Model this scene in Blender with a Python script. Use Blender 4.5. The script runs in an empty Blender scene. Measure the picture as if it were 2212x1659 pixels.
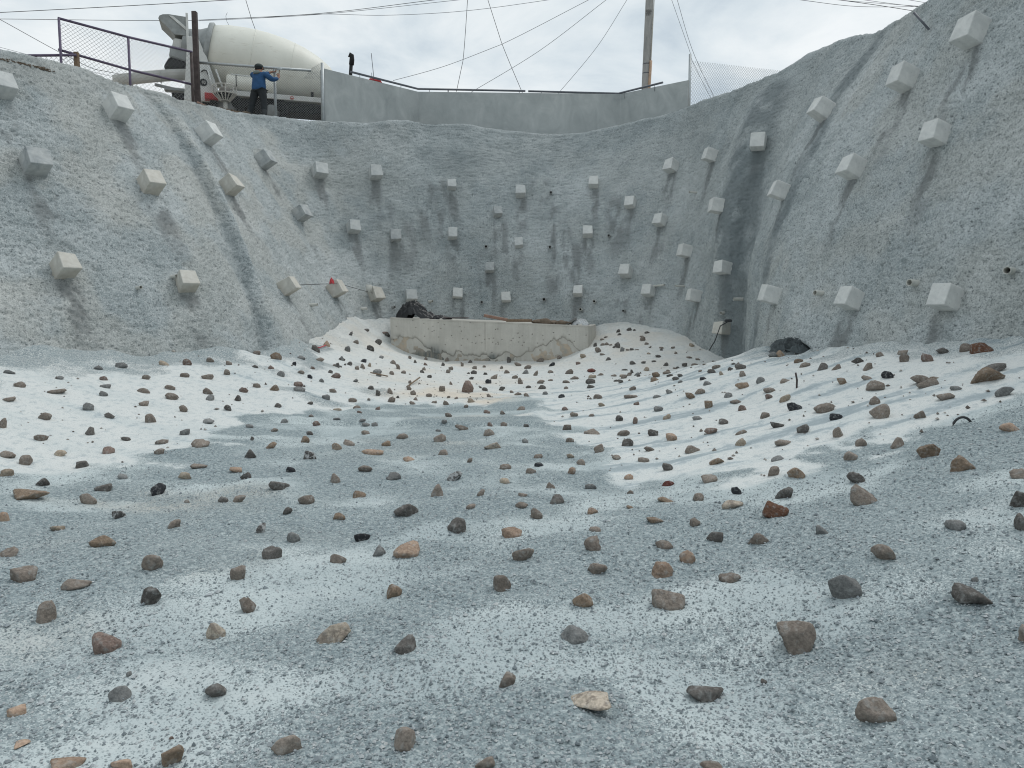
import bpy, bmesh, math, random
import numpy as np
from mathutils import Vector, Matrix
from mathutils.bvhtree import BVHTree

random.seed(7)
rng = np.random.default_rng(7)
scene = bpy.context.scene
COL = scene.collection

# ------------------------------------------------------------------ camera
CAM = Vector((0.0, 0.0, 1.5))
FU, CU, CV = 1660.0, 1106.0, 829.5            # focal length and centre of a 2212 x 1659 picture
PITCH = math.atan((CV - 670.0) / FU)
cam_data = bpy.data.cameras.new("camera")
cam_data.sensor_width = 36.0
cam_data.lens = 36.0 * FU / 2212.0
cam_data.clip_start = 0.05
cam_data.clip_end = 5000
cam = bpy.data.objects.new("camera", cam_data)
COL.objects.link(cam)
cam.location = CAM
cam.rotation_euler = (math.radians(90) - PITCH, 0, 0)
scene.camera = cam

# ------------------------------------------------------------------ sky and sun (bright overcast)
SUN_EL, SUN_AZ = math.radians(58), math.radians(48)     # azimuth from +Y towards +X
w = bpy.data.worlds.new("World"); scene.world = w; w.use_nodes = True
nt = w.node_tree; nt.nodes.clear()
out = nt.nodes.new("ShaderNodeOutputWorld")
bg = nt.nodes.new("ShaderNodeBackground"); bg.inputs[1].default_value = 0.1
sky = nt.nodes.new("ShaderNodeTexSky"); sky.sky_type = 'NISHITA'; sky.sun_disc = False
sky.sun_elevation = SUN_EL; sky.sun_rotation = SUN_AZ; sky.altitude = 2000; sky.dust_density = 2.0
tc = nt.nodes.new("ShaderNodeTexCoord")
sep = nt.nodes.new("ShaderNodeSeparateXYZ"); nt.links.new(tc.outputs["Generated"], sep.inputs[0])
absz = nt.nodes.new("ShaderNodeMath"); absz.operation = 'ABSOLUTE'; nt.links.new(sep.outputs[2], absz.inputs[0])
addz = nt.nodes.new("ShaderNodeMath"); addz.inputs[1].default_value = 0.22; nt.links.new(absz.outputs[0], addz.inputs[0])
cmb = nt.nodes.new("ShaderNodeCombineXYZ")
for i in (0, 1):
    d = nt.nodes.new("ShaderNodeMath"); d.operation = 'DIVIDE'
    nt.links.new(sep.outputs[i], d.inputs[0]); nt.links.new(addz.outputs[0], d.inputs[1]); nt.links.new(d.outputs[0], cmb.inputs[i])
cn = nt.nodes.new("ShaderNodeTexNoise"); cn.inputs["Scale"].default_value = 1.9; cn.inputs["Detail"].default_value = 8; cn.inputs["Roughness"].default_value = 0.58
cn.inputs["Distortion"].default_value = 0.35
nt.links.new(cmb.outputs[0], cn.inputs["Vector"])
cr = nt.nodes.new("ShaderNodeValToRGB"); els = cr.color_ramp.elements
els[0].position = 0.36; els[0].color = (0.56, 0.645, 0.71, 1)
els[1].position = 0.64; els[1].color = (0.93, 0.965, 0.97, 1)
e = els.new(0.46); e.color = (0.715, 0.79, 0.83, 1)
e = els.new(0.55); e.color = (0.83, 0.885, 0.905, 1)
nt.links.new(cn.outputs["Fac"], cr.inputs[0])
sc = nt.nodes.new("ShaderNodeVectorMath"); sc.operation = 'SCALE'; sc.inputs["Scale"].default_value = 9.3
nt.links.new(cr.outputs[0], sc.inputs[0])
mx = nt.nodes.new("ShaderNodeMix"); mx.data_type = 'RGBA'; mx.inputs[0].default_value = 0.93
nt.links.new(sky.outputs[0], mx.inputs[6]); nt.links.new(sc.outputs[0], mx.inputs[7])
nt.links.new(mx.outputs[2], bg.inputs[0]); nt.links.new(bg.outputs[0], out.inputs[0])

sun_d = bpy.data.lights.new("sun", 'SUN'); sun_d.energy = 1.15; sun_d.angle = math.radians(28); sun_d.color = (1.0, 0.975, 0.94)
sun = bpy.data.objects.new("sun", sun_d); COL.objects.link(sun)
sv = Vector((math.sin(SUN_AZ) * math.cos(SUN_EL), math.cos(SUN_AZ) * math.cos(SUN_EL), math.sin(SUN_EL)))
sun.rotation_euler = sv.to_track_quat('Z', 'Y').to_euler()
scene.view_settings.view_transform = 'Standard'
scene.view_settings.look = 'None'
scene.view_settings.gamma = 1.0
scene.view_settings.use_curve_mapping = False
scene.view_settings.exposure = 0.12
scene.cycles.max_bounces = 6
scene.cycles.diffuse_bounces = 3
scene.cycles.glossy_bounces = 2
scene.cycles.caustics_reflective = False
scene.cycles.caustics_refractive = False
scene.cycles.filter_width = 1.1

# ------------------------------------------------------------------ helpers
_cp, _sp = math.cos(PITCH), math.sin(PITCH)
def ray(u, v):
    x = (u - CU) / FU; y = -(v - CV) / FU
    return Vector((x, _cp + y * _sp, -_sp + y * _cp))
def at(u, v, Y):
    d = ray(u, v)
    return CAM + d * (Y / d.y)
def lab(o, label=None, cat=None, group=None, kind=None):
    if label: o["label"] = label
    if cat: o["category"] = cat
    if group: o["group"] = group
    if kind: o["kind"] = kind
    return o
def link(name, me, mats=None, parent=None):
    o = bpy.data.objects.new(name, me); COL.objects.link(o)
    if mats is not None and me is not None:
        for m in (mats if isinstance(mats, (list, tuple)) else [mats]): me.materials.append(m)
    if parent is not None: o.parent = parent
    return o
def empty(name, loc=(0, 0, 0), rz=0.0):
    o = bpy.data.objects.new(name, None); COL.objects.link(o)
    o.location = loc; o.rotation_euler = (0, 0, rz); o.empty_display_size = 0.2
    return o
def np_mesh(name, co, faces, smooth=True):
    co = np.asarray(co, dtype=np.float32); faces = np.asarray(faces, dtype=np.int32)
    me = bpy.data.meshes.new(name)
    n, k = faces.shape
    me.vertices.add(len(co)); me.vertices.foreach_set("co", co.ravel())
    me.loops.add(n * k); me.loops.foreach_set("vertex_index", faces.ravel())
    me.polygons.add(n)
    me.polygons.foreach_set("loop_start", np.arange(0, n * k, k, dtype=np.int32))
    me.polygons.foreach_set("loop_total", np.full(n, k, dtype=np.int32))
    me.polygons.foreach_set("use_smooth", np.full(n, smooth))
    me.update(calc_edges=True)
    return me
def vcol(me, name, arr):
    a = me.color_attributes.new(name, 'FLOAT_COLOR', 'POINT')
    d = np.ones((len(me.vertices), 4), dtype=np.float32); d[:, :arr.shape[1]] = arr
    a.data.foreach_set("color", d.ravel())
def grid_faces(nu, nv):
    a = np.arange(nu * nv).reshape(nu, nv)
    return np.stack([a[:-1, :-1], a[1:, :-1], a[1:, 1:], a[:-1, 1:]], -1).reshape(-1, 4)

def _hash(i, j, k, seed):
    n = (i.astype(np.uint32) * np.uint32(374761393) + j.astype(np.uint32) * np.uint32(668265263)
         + k.astype(np.uint32) * np.uint32(2246822519) + np.uint32((seed * 3266489917) % 4294967296))
    n = (n ^ (n >> np.uint32(13))) * np.uint32(1274126177)
    n = (n ^ (n >> np.uint32(15))) * np.uint32(2246822519)
    n = n ^ (n >> np.uint32(16))
    return (n & np.uint32(0xffffff)).astype(np.float32) / np.float32(0xffffff)
def vnoise(p, seed=0):
    p = np.asarray(p, dtype=np.float32); f = np.floor(p); t = p - f; i = f.astype(np.int64)
    t = t * t * (3 - 2 * t); r = 0
    for dx in (0, 1):
        wx = t[:, 0] if dx else 1 - t[:, 0]
        for dy in (0, 1):
            wy = t[:, 1] if dy else 1 - t[:, 1]
            for dz in (0, 1):
                wz = t[:, 2] if dz else 1 - t[:, 2]
                r = r + wx * wy * wz * _hash(i[:, 0] + dx, i[:, 1] + dy, i[:, 2] + dz, seed)
    return r * 2 - 1
def fbm(p, oct=3, seed=0):
    p = np.asarray(p, dtype=np.float32); a, s, r = 1.0, 1.0, 0
    for o in range(oct):
        r = r + a * vnoise(p * s + o * 17.3, seed + o); a *= 0.5; s *= 2.03
    return r
def worley(p, seed=0):
    f = np.floor(p); i = f.astype(np.int64); best = np.full(len(p), 9.0, dtype=np.float32); rnd = np.zeros(len(p), dtype=np.float32)
    z0 = np.zeros(len(p), dtype=np.int64)
    for dx in (-1, 0, 1):
        for dy in (-1, 0, 1):
            a, b = i[:, 0] + dx, i[:, 1] + dy
            px = a + _hash(a, b, z0, seed); py = b + _hash(a, b, z0, seed + 5)
            d = (p[:, 0] - px) ** 2 + (p[:, 1] - py) ** 2
            m = d < best
            best = np.where(m, d, best); rnd = np.where(m, _hash(a, b, z0, seed + 9), rnd)
    return np.sqrt(best), rnd
def sstep(a, b, x):
    t = np.clip((x - a) / (b - a), 0, 1); return t * t * (3 - 2 * t)

# ------------------------------------------------------------------ materials
class NB:
    def __init__(s, name):
        s.m = bpy.data.materials.new(name); s.m.use_nodes = True; s.nt = s.m.node_tree; s.nt.nodes.clear()
        s.out = s.nt.nodes.new("ShaderNodeOutputMaterial"); s.b = s.nt.nodes.new("ShaderNodeBsdfPrincipled")
        s.nt.links.new(s.b.outputs[0], s.out.inputs[0]); s.b.inputs["Roughness"].default_value = 0.85
        s.b.inputs["Specular IOR Level"].default_value = 0.3
        s._obj = None
    def L(s, a, b): s.nt.links.new(a, b)
    def n(s, t): return s.nt.nodes.new(t)
    def obj(s):
        if s._obj is None: s._obj = s.n("ShaderNodeTexCoord")
        return s._obj.outputs["Object"]
    def geo(s): return s.n("ShaderNodeNewGeometry").outputs["Position"]
    def mapv(s, v, scale=(1, 1, 1), rot=(0, 0, 0), loc=(0, 0, 0)):
        m = s.n("ShaderNodeMapping"); m.inputs["Scale"].default_value = scale; m.inputs["Rotation"].default_value = rot; m.inputs["Location"].default_value = loc
        s.L(v, m.inputs[0]); return m.outputs[0]
    dim = '3D'
    def noise(s, v, scale, detail=4, rough=0.55, dist=0.0):
        t = s.n("ShaderNodeTexNoise"); t.noise_dimensions = s.dim; t.inputs["Scale"].default_value = scale; t.inputs["Detail"].default_value = detail
        t.inputs["Roughness"].default_value = rough; t.inputs["Distortion"].default_value = dist
        s.L(v, t.inputs["Vector"]); return t.outputs["Fac"]
    def vor(s, v, scale, feature='F1', rand=1.0):
        t = s.n("ShaderNodeTexVoronoi"); t.voronoi_dimensions = s.dim; t.feature = feature; t.inputs["Scale"].default_value = scale; t.inputs["Randomness"].default_value = rand
        s.L(v, t.inputs["Vector"]); return t
    def ramp(s, f, stops):
        r = s.n("ShaderNodeValToRGB"); e = r.color_ramp.elements
        while len(e) < len(stops): e.new(0.5)
        for i, (p, c) in enumerate(stops):
            e[i].position = p
            e[i].color = (c, c, c, 1) if isinstance(c, (int, float)) else (*c, 1)
        s.L(f, r.inputs[0]); return r.outputs[0]
    def mix(s, f, a, b, mode='MIX'):
        m = s.n("ShaderNodeMix"); m.data_type = 'RGBA'; m.blend_type = mode
        for k, x in ((0, f), (6, a), (7, b)):
            if isinstance(x, (int, float)): m.inputs[k].default_value = x if k == 0 else (x, x, x, 1)
            elif isinstance(x, tuple): m.inputs[k].default_value = (*x, 1)
            else: s.L(x, m.inputs[k])
        return m.outputs[2]
    def math(s, op, a, b=0.0, clamp=False):
        m = s.n("ShaderNodeMath"); m.operation = op; m.use_clamp = clamp
        for k, x in ((0, a), (1, b)):
            if isinstance(x, (int, float)): m.inputs[k].default_value = x
            else: s.L(x, m.inputs[k])
        return m.outputs[0]
    def attr(s, name):
        a = s.n("ShaderNodeAttribute"); a.attribute_name = name
        q = s.n("ShaderNodeSeparateColor"); s.L(a.outputs["Color"], q.inputs[0]); return q.outputs
    def bump(s, h, strength=0.5, dist=0.01, prev=None):
        b = s.n("ShaderNodeBump"); b.inputs["Strength"].default_value = strength; b.inputs["Distance"].default_value = dist
        s.L(h, b.inputs["Height"])
        if prev is not None: s.L(prev, b.inputs["Normal"])
        s.L(b.outputs[0], s.b.inputs["Normal"]); return b.outputs[0]
    def col(s, c):
        if isinstance(c, tuple): s.b.inputs["Base Color"].default_value = (*c, 1)
        else: s.L(c, s.b.inputs["Base Color"])
        return s
    def set(s, rough=None, metal=None, spec=None):
        if rough is not None: s.b.inputs["Roughness"].default_value = rough
        if metal is not None: s.b.inputs["Metallic"].default_value = metal
        if spec is not None: s.b.inputs["Specular IOR Level"].default_value = spec
        return s

def simple(name, c, rough=0.7, metal=0.0, var=0.18, scale=6.0, bump=0.0, spec=0.35):
    b = NB(name); v = b.obj()
    n1 = b.noise(v, scale, 5, 0.6); n2 = b.noise(v, scale * 7, 3, 0.6)
    lo = tuple(x * (1 - var) for x in c); hi = tuple(min(1, x * (1 + var)) for x in c)
    cc = b.ramp(n1, [(0.3, lo), (0.7, hi)])
    cc = b.mix(0.25, cc, b.ramp(n2, [(0.3, lo), (0.7, hi)]))
    b.col(cc); b.set(rough, metal, spec)
    if bump: b.bump(n2, bump, 0.01)
    return b.m

# shotcrete wall -----------------------------------------------------------------
def mat_wall():
    b = NB("shotcrete"); v = b.geo()
    r, g, bl = b.attr("masks")[:3]; n_big, n_mid, n_st = b.attr("tone")[:3]
    vz = b.mapv(v, (1.0, 1.0, 1.2))
    grain = b.noise(vz, 22, 3, 0.6); fine = b.noise(v, 46, 2, 0.6)
    c = b.ramp(n_big, [(0.12, (0.255, 0.299, 0.312)), (0.5, (0.365, 0.404, 0.411)), (0.85, (0.485, 0.524, 0.534))])
    c = b.mix(0.4, c, b.ramp(n_mid, [(0.2, (0.270, 0.305, 0.307)), (0.8, (0.499, 0.529, 0.530))]))
    c = b.mix(b.math('MULTIPLY', bl, 0.42), c, (0.455, 0.43, 0.37))
    # pale grout with fine specks; shade in the pits painted as dark spots
    c = b.mix(b.ramp(fine, [(0.36, 0.6), (0.48, 0.0)]), c, (0.170, 0.190, 0.193))
    c = b.mix(b.ramp(fine, [(0.54, 0.0), (0.66, 0.5)]), c, (0.620, 0.639, 0.633))
    c = b.mix(b.ramp(grain, [(0.33, 0.75), (0.42, 0.0)]), c, (0.100, 0.115, 0.121))
    # wet runs and drips, then darker bands in clefts, fold and crest
    dm = b.math('MULTIPLY', r, b.ramp(n_st, [(0.35, 0.0), (0.62, 1.0)]))
    c = b.mix(b.math('MULTIPLY', dm, 0.72), c, (0.152, 0.162, 0.162))
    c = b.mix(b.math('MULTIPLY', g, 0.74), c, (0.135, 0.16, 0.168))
    b.col(c); b.set(0.92, spec=0.2)
    b.bump(b.math('ADD', b.math('MULTIPLY', grain, 0.75), b.math('MULTIPLY', fine, 0.35)), 0.5, 0.025)
    return b.m

def mat_floor():
    b = NB("pit_floor_concrete_and_gravel"); b.dim = "2D"; v = b.geo()
    r, g, bl = b.attr("masks")[:3]; n_st, n_den, n_pow = b.attr("tone")[:3]
    fine = b.noise(v, 11, 3, 0.7); tiny = b.noise(v, 75, 2, 0.6)
    clump = b.noise(v, 34, 2, 0.65)
    # trowelled pale concrete, wiped in streaks down the banks
    n_st = b.math('ADD', n_st, b.math('MULTIPLY', b.math('SUBTRACT', fine, 0.5), 0.42))
    white = b.ramp(n_st, [(0.20, (0.328, 0.383, 0.405)), (0.33, (0.436, 0.489, 0.508)), (0.40, (0.571, 0.610, 0.607)), (0.7, (0.640, 0.660, 0.647))])
    white = b.mix(b.ramp(fine, [(0.30, 0.6), (0.47, 0.0)]), white, (0.397, 0.449, 0.469))
    white = b.mix(b.math('MULTIPLY', g, 0.75), white, (0.66, 0.575, 0.47))
    # gravel
    vo = b.vor(v, 70); vo2 = b.vor(v, 150)
    cs = b.n("ShaderNodeSeparateColor"); b.L(vo.outputs["Color"], cs.inputs[0])
    cs2 = b.n("ShaderNodeSeparateColor"); b.L(vo2.outputs["Color"], cs2.inputs[0])
    stones = b.ramp(cs.outputs[0], [(0.0, (0.092, 0.127, 0.146)), (0.45, (0.167, 0.217, 0.237)), (0.8, (0.279, 0.339, 0.356)), (1.0, (0.538, 0.589, 0.581))])
    stones = b.mix(0.5, stones, b.ramp(cs2.outputs[0], [(0.0, (0.109, 0.144, 0.162)), (0.5, (0.238, 0.294, 0.312)), (1.0, (0.484, 0.539, 0.539))]))
    powder = b.ramp(n_pow, [(0.2, (0.388, 0.449, 0.462)), (0.8, (0.512, 0.572, 0.577))])
    powder = b.mix(b.math('MULTIPLY', g, 0.65), powder, (0.50, 0.455, 0.39))
    # how many of the grains lie open
    dens = b.math('MULTIPLY', n_den, b.ramp(r, [(0.25, 0.0), (0.6, 0.75), (1.0, 1.0)]))
    dens = b.math('ADD', dens, b.math('MULTIPLY', bl, 0.62), True)
    dens = b.math('ADD', dens, b.math('MULTIPLY', b.math('SUBTRACT', clump, 0.5), b.math('MULTIPLY', dens, 1.2)))
    pk = b.math('ADD', b.math('MULTIPLY', cs.outputs[1], 0.45), b.math('MULTIPLY', cs2.outputs[1], 0.45))
    openg = b.math('GREATER_THAN', dens, b.math('ADD', pk, 0.08))
    openg2 = b.math('GREATER_THAN', b.math('SUBTRACT', dens, 0.05), b.math('ADD', b.math('MULTIPLY', cs2.outputs[2], 0.86), 0.05))
    og = b.math('MAXIMUM', b.math('MULTIPLY', openg, 0.85), b.math('MULTIPLY', openg2, 0.7))
    base = b.mix(b.ramp(r, [(0.2, 0.0), (0.7, 1.0)]), white, powder)
    stones = b.mix(b.ramp(clump, [(0.36, 0.4), (0.5, 0.0)]), stones, (0.092, 0.124, 0.141))
    c = b.mix(og, base, stones)
    c = b.mix(b.math('MULTIPLY', b.ramp(clump, [(0.54, 0.0), (0.66, 0.45)]), b.ramp(r, [(0.2, 0.0), (0.7, 1.0)])), c, (0.506, 0.561, 0.565))
    c = b.mix(b.ramp(tiny, [(0.32, 0.34), (0.46, 0.0)]), c, (0.182, 0.223, 0.237))
    b.col(c); b.set(0.9, spec=0.22)
    h = b.math('MULTIPLY', b.math('SUBTRACT', 1.0, vo.outputs["Distance"]), og)
    h = b.math('ADD', b.math('MULTIPLY', h, 0.5), b.math('ADD', b.math('MULTIPLY', fine, 0.55), b.math('MULTIPLY', tiny, 0.18)))
    b.bump(h, 0.6, 0.02)
    return b.m

def mat_rock(name, c, c2, spot=0.0, spotc=(0.5, 0.48, 0.44)):
    b = NB(name); v = b.obj()
    oi = b.n("ShaderNodeObjectInfo")
    ad = b.n("ShaderNodeVectorMath"); ad.operation = 'ADD'; b.L(v, ad.inputs[0])
    cx = b.n("ShaderNodeCombineXYZ"); rr = b.math('MULTIPLY', oi.outputs["Random"], 40.0)
    for k in range(3): b.L(rr, cx.inputs[k])
    b.L(cx.outputs[0], ad.inputs[1]); v = ad.outputs[0]
    n1 = b.noise(v, 11, 4, 0.65, 0.3); n2 = b.noise(v, 70, 3, 0.65); n3 = b.noise(v, 30, 3, 0.6)
    cc = b.ramp(n1, [(0.32, c), (0.68, c2)])
    cc = b.mix(0.5, cc, b.ramp(n2, [(0.3, tuple(x * 0.55 for x in c)), (0.7, tuple(min(1, x * 1.35) for x in c2))]))
    val = b.n("ShaderNodeHueSaturation"); b.L(cc, val.inputs["Color"])
    b.L(b.math('ADD', b.math('MULTIPLY', oi.outputs["Random"], 0.5), 0.78), val.inputs["Value"])
    cc = val.outputs[0]
    cc = b.mix(b.ramp(n3, [(0.52, 0.0), (0.70, 0.42)]), cc, (0.40, 0.41, 0.40))       # cement dust
    if spot: cc = b.mix(b.ramp(b.noise(v, 22, 4, 0.6), [(0.48, 0.0), (0.56, spot)]), cc, spotc)
    b.col(cc); b.set(0.88, spec=0.25)
    a = b.bump(n3, 0.5, 0.02); b.bump(n2, 0.5, 0.006, a)
    return b.m

def mat_block(name, base, dark, dirt):
    b = NB(name); v = b.obj()
    n1 = b.noise(v, 5, 6, 0.6, 0.5); n2 = b.noise(v, 30, 4, 0.65); n3 = b.noise(v, 2.2, 3)
    cc = b.ramp(n1, [(0.3, dark), (0.62, base)])
    cc = b.mix(b.ramp(n3, [(0.45, 0.0), (0.68, dirt)]), cc, (0.33, 0.285, 0.215))
    cc = b.mix(b.ramp(n2, [(0.28, 0.5), (0.38, 0.0)]), cc, tuple(x * 0.5 for x in dark))
    b.col(cc); b.set(0.88, spec=0.25); b.bump(n2, 0.3, 0.006)
    return b.m

# ================================================================== THE PIT
def V(*a): return np.array(a, dtype=np.float64)
def A(u, v, Y): return np.array(at(u, v, Y))
# wall columns: foot, (middle or None), crest
WC = [
    (V(-8.6, -9.0, 1.0), None, V(-11.8, -9.5, 5.6)),
    (V(-8.6, 1.0, 1.0), None, V(-11.8, 0.5, 5.6)),
    (V(-8.2, 7.6, .95), None, V(-11.2, 9.0, 5.7)),
    (A(60, 763, 10.9), None, V(-10.0, 12.2, 5.85)),
    (A(219, 768, 11.8), None, A(0, 122, 13.6)),
    (A(380, 766, 12.7), None, A(150, 156, 14.9)),
    (A(500, 762, 13.3), None, A(262, 188, 15.9)),
    (A(548, 758, 13.9), A(438, 440, 15.6), A(298, 198, 16.8)),
    (A(568, 757, 14.4), A(458, 440, 16.2), A(313, 204, 17.75)),
    (A(600, 757, 14.5), A(492, 440, 16.2), A(350, 212, 17.9)),
    (A(620, 756, 14.8), None, A(385, 222, 18.5)),
    (A(660, 742, 16.2), None, A(440, 232, 19.8)),
    (A(705, 716, 18.2), None, A(500, 246, 21.4)),
    (A(760, 691, 20.9), None, A(565, 257, 22.9)),
    (A(840, 686, 22.7), None, A(650, 267, 23.6)),
    (A(930, 690, 23.2), None, A(770, 275, 24.2)),
    (A(1020, 692, 23.3), A(1000, 480, 24.2), A(905, 272, 25.2)),
    (A(1060, 692, 23.3), A(1050, 480, 24.2), A(1005, 277, 25.5)),
    (A(1100, 692, 23.3), A(1096, 480, 24.3), A(1080, 290, 25.8)),
    (A(1180, 692, 23.2), A(1185, 480, 24.2), A(1190, 296, 25.8)),
    (A(1260, 692, 22.8), None, A(1330, 282, 25.3)),
    (A(1340, 697, 22.4), None, A(1430, 254, 24.6)),
    (A(1440, 712, 21.3), None, A(1500, 230, 23.6)),
    (A(1510, 745, 19.3), A(1540, 430, 20.6), A(1600, 198, 21.5)),
    (A(1565, 772, 18.2), A(1590, 430, 18.7), A(1690, 158, 19.3)),
    (A(1597, 786, 17.7), A(1625, 430, 18.6), A(1770, 118, 18.3)),
    (A(1612, 780, 16.3), A(1668, 430, 17.0), A(1835, 96, 17.2)),
    (A(1632, 772, 14.6), A(1700, 430, 15.4), A(1882, 84, 16.3)),
    (A(1690, 762, 12.9), A(1762, 430, 14.0), A(1935, 54, 14.8)),
    (A(1780, 757, 11.8), None, A(2000, 16, 13.3)),
    (A(1950, 747, 10.4), None, A(2120, -56, 12.0)),
    (A(2100, 738, 9.5), None, A(2260, -126, 10.9)),
    (A(2178, 742, 9.15), None, A(2345, -180, 10.3)),
    (A(2212, 748, 8.9), None, A(2400, -220, 9.9)),
    (V(6.35, 6.2, 1.1), None, V(8.4, 6.5, 6.8)),
    (V(6.6, 1.0, 1.1), None, V(9.0, 1.0, 6.9)),
    (V(6.8, -9.0, 1.1), None, V(9.2, -9.0, 6.9)),
]
foot = np.array([c[0] for c in WC]); crest = np.array([c[2] for c in WC])
mids = np.array([c[1] if c[1] is not None else 0.5 * (c[0] + c[2]) - V(0, 0, 0) for c in WC])

def spline(P, seg, tt):
    n = len(P); i0 = np.clip(seg - 1, 0, n - 1); i1 = seg; i2 = np.clip(seg + 1, 0, n - 1); i3 = np.clip(seg + 2, 0, n - 1)
    # non-uniform (centripetal-like) tangents to stop overshoot
    def d(a, b): return np.maximum(np.linalg.norm(P[a] - P[b], axis=1), 1e-3)[:, None]
    d01, d12, d23 = d(i0, i1), d(i1, i2), d(i2, i3)
    m1 = np.where((i0 == i1)[:, None], (P[i2] - P[i1]), ((P[i1] - P[i0]) / d01 * d12 + (P[i2] - P[i1])) * 0.5)
    m2 = np.where((i2 == i3)[:, None], (P[i2] - P[i1]), ((P[i2] - P[i1]) + (P[i3] - P[i2]) / d23 * d12) * 0.5)
    lim = 1.6 * d12
    for m in (m1, m2):
        l = np.maximum(np.linalg.norm(m, axis=1)[:, None], 1e-6); m *= np.minimum(1.0, lim / l)
    t = tt[:, None]; t2, t3 = t * t, t ** 3
    return (2 * t3 - 3 * t2 + 1) * P[i1] + (t3 - 2 * t2 + t) * m1 + (-2 * t3 + 3 * t2) * P[i2] + (t3 - t2) * m2

def build_wall(total, nrow):
    seg, tt = [], []
    L = np.linalg.norm(mids[1:] - mids[:-1], axis=1)
    dist = np.linalg.norm(0.5 * (mids[1:] + mids[:-1]), axis=1)
    wgt = L / dist; vis = np.ones(len(L)); vis[:3] = 0.25; vis[-2:] = 0.2
    wgt *= vis; cnt = np.maximum(6, (wgt / wgt.sum() * total).astype(int))
    for i, c in enumerate(cnt):
        seg += [i] * c; tt += list(np.arange(c) / c)
    seg.append(len(L) - 1); tt.append(1.0)
    seg = np.array(seg); tt = np.array(tt)
    F, M, C = spline(foot, seg, tt), spline(mids, seg, tt), spline(crest, seg, tt)
    outw = C - F; outw[:, 2] = 0; outw /= np.linalg.norm(outw, axis=1)[:, None]
    rows = []; tv = []
    for k in range(6): rows.append(F - V(0, 0, 1) * (0.9 - 0.15 * k) - outw * 0.15 * (1 - k / 6)); tv.append(-0.1 + k * 0.016)
    for k in range(nrow):
        t = k / (nrow - 1)
        # quadratic through foot, mid, crest
        a, b, c = (1 - t) * (1 - 2 * t), 4 * t * (1 - t), t * (2 * t - 1)
        rows.append(a * F + b * M + c * C); tv.append(t)
    for k in range(1, 15):                                   # rounded shoulder, then flat ground behind
        q = k / 14
        rows.append(C + outw * (0.32 * q ** 1.4 + max(0, q - 0.5) * 2.2) + V(0, 0, 1) * 0.16 * math.sin(min(1, q * 1.6) * math.pi / 2)); tv.append(1 + q)
    P = np.stack(rows, 1)                                    # (ncol, nrowtot, 3)
    T = np.broadcast_to(np.array(tv)[None, :], P.shape[:2])
    return P, T, F, M, C, outw

def normals(P):
    du = np.gradient(P, axis=0); dv = np.gradient(P, axis=1)
    N = np.cross(du, dv); N /= np.maximum(np.linalg.norm(N, axis=2)[:, :, None], 1e-9)
    return N

# smooth copy for placing things (normals, hits)
Pb, Tb, *_ = build_wall(260, 50)
fb = grid_faces(*Pb.shape[:2])
base_bvh = BVHTree.FromPolygons([tuple(p) for p in Pb.reshape(-1, 3)], [tuple(int(i) for i in f) for f in fb])

P, T, WF, WM, WCc, WO = build_wall(1350, 262)
nu, nv = P.shape[:2]
N = normals(P)
if np.mean(N[nu // 2, nv // 2, 1]) > 0: N = -N
pts = P.reshape(-1, 3); nrm = N.reshape(-1, 3); tvv = T.reshape(-1)
# surface coordinates in metres for the pits
arc = np.concatenate([[0], np.cumsum(np.linalg.norm(np.diff(P[:, nv // 2], axis=0), axis=1))])
hgt = np.linalg.norm(WCc - WF, axis=1)
S = np.stack([np.broadcast_to(arc[:, None], (nu, nv)), T * hgt[:, None]], -1).reshape(-1, 2).astype(np.float32)
disp = 0.055 * fbm(pts * 0.8, 2, 3) + 0.016 * fbm(pts * 3.1, 2, 8)
jit = np.stack([vnoise(pts * 9, 21), vnoise(pts * 9, 22)], 1) * 0.25
wd, wr = worley(S * np.float32(9.5) * np.array([1.0, 1.25], dtype=np.float32) + jit, 4)
pit = (1 - sstep(0.12, 0.42, wd)) * (wr > 0.35) * (0.4 + 0.6 * wr)
disp -= 0.034 * pit
disp += 0.011 * fbm(pts * 15, 2, 31)
# drip ridges under the right-hand blocks and slumped folds on the right wall
sx = vnoise(np.stack([S[:, 0] * 2.6, S[:, 1] * 0.35, S[:, 0] * 0], 1), 55)
right = sstep(2.0, 4.0, pts[:, 0])
disp += right * 0.035 * np.clip(sx, -0.2, 1) * sstep(0.03, 0.25, tvv) * (1 - sstep(0.8, 1.0, tvv))
disp *= np.where(tvv > 1, np.clip(1.6 - (tvv - 1) * 1.2, 0.4, 1), 1)
# hollow under the sprayed lip at the right foot
cave_c = np.array(at(1704, 757, 12.8))
dd = (pts - cave_c); r2 = (dd[:, 0] / 0.36) ** 2 + (dd[:, 1] / 0.75) ** 2 + (dd[:, 2] / 0.19) ** 2
cave = 1 - sstep(0.72, 1.0, np.sqrt(r2))
lipz = (dd[:, 2] - 0.2) / 0.09
lip = np.exp(-lipz ** 2) * (1 - sstep(0.7, 1.25, np.sqrt((dd[:, 0] / 0.36) ** 2 + (dd[:, 1] / 0.6) ** 2)))
pts = pts + nrm * (disp + 0.0 * lip)[:, None] - nrm * (0.5 * cave)[:, None]

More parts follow.
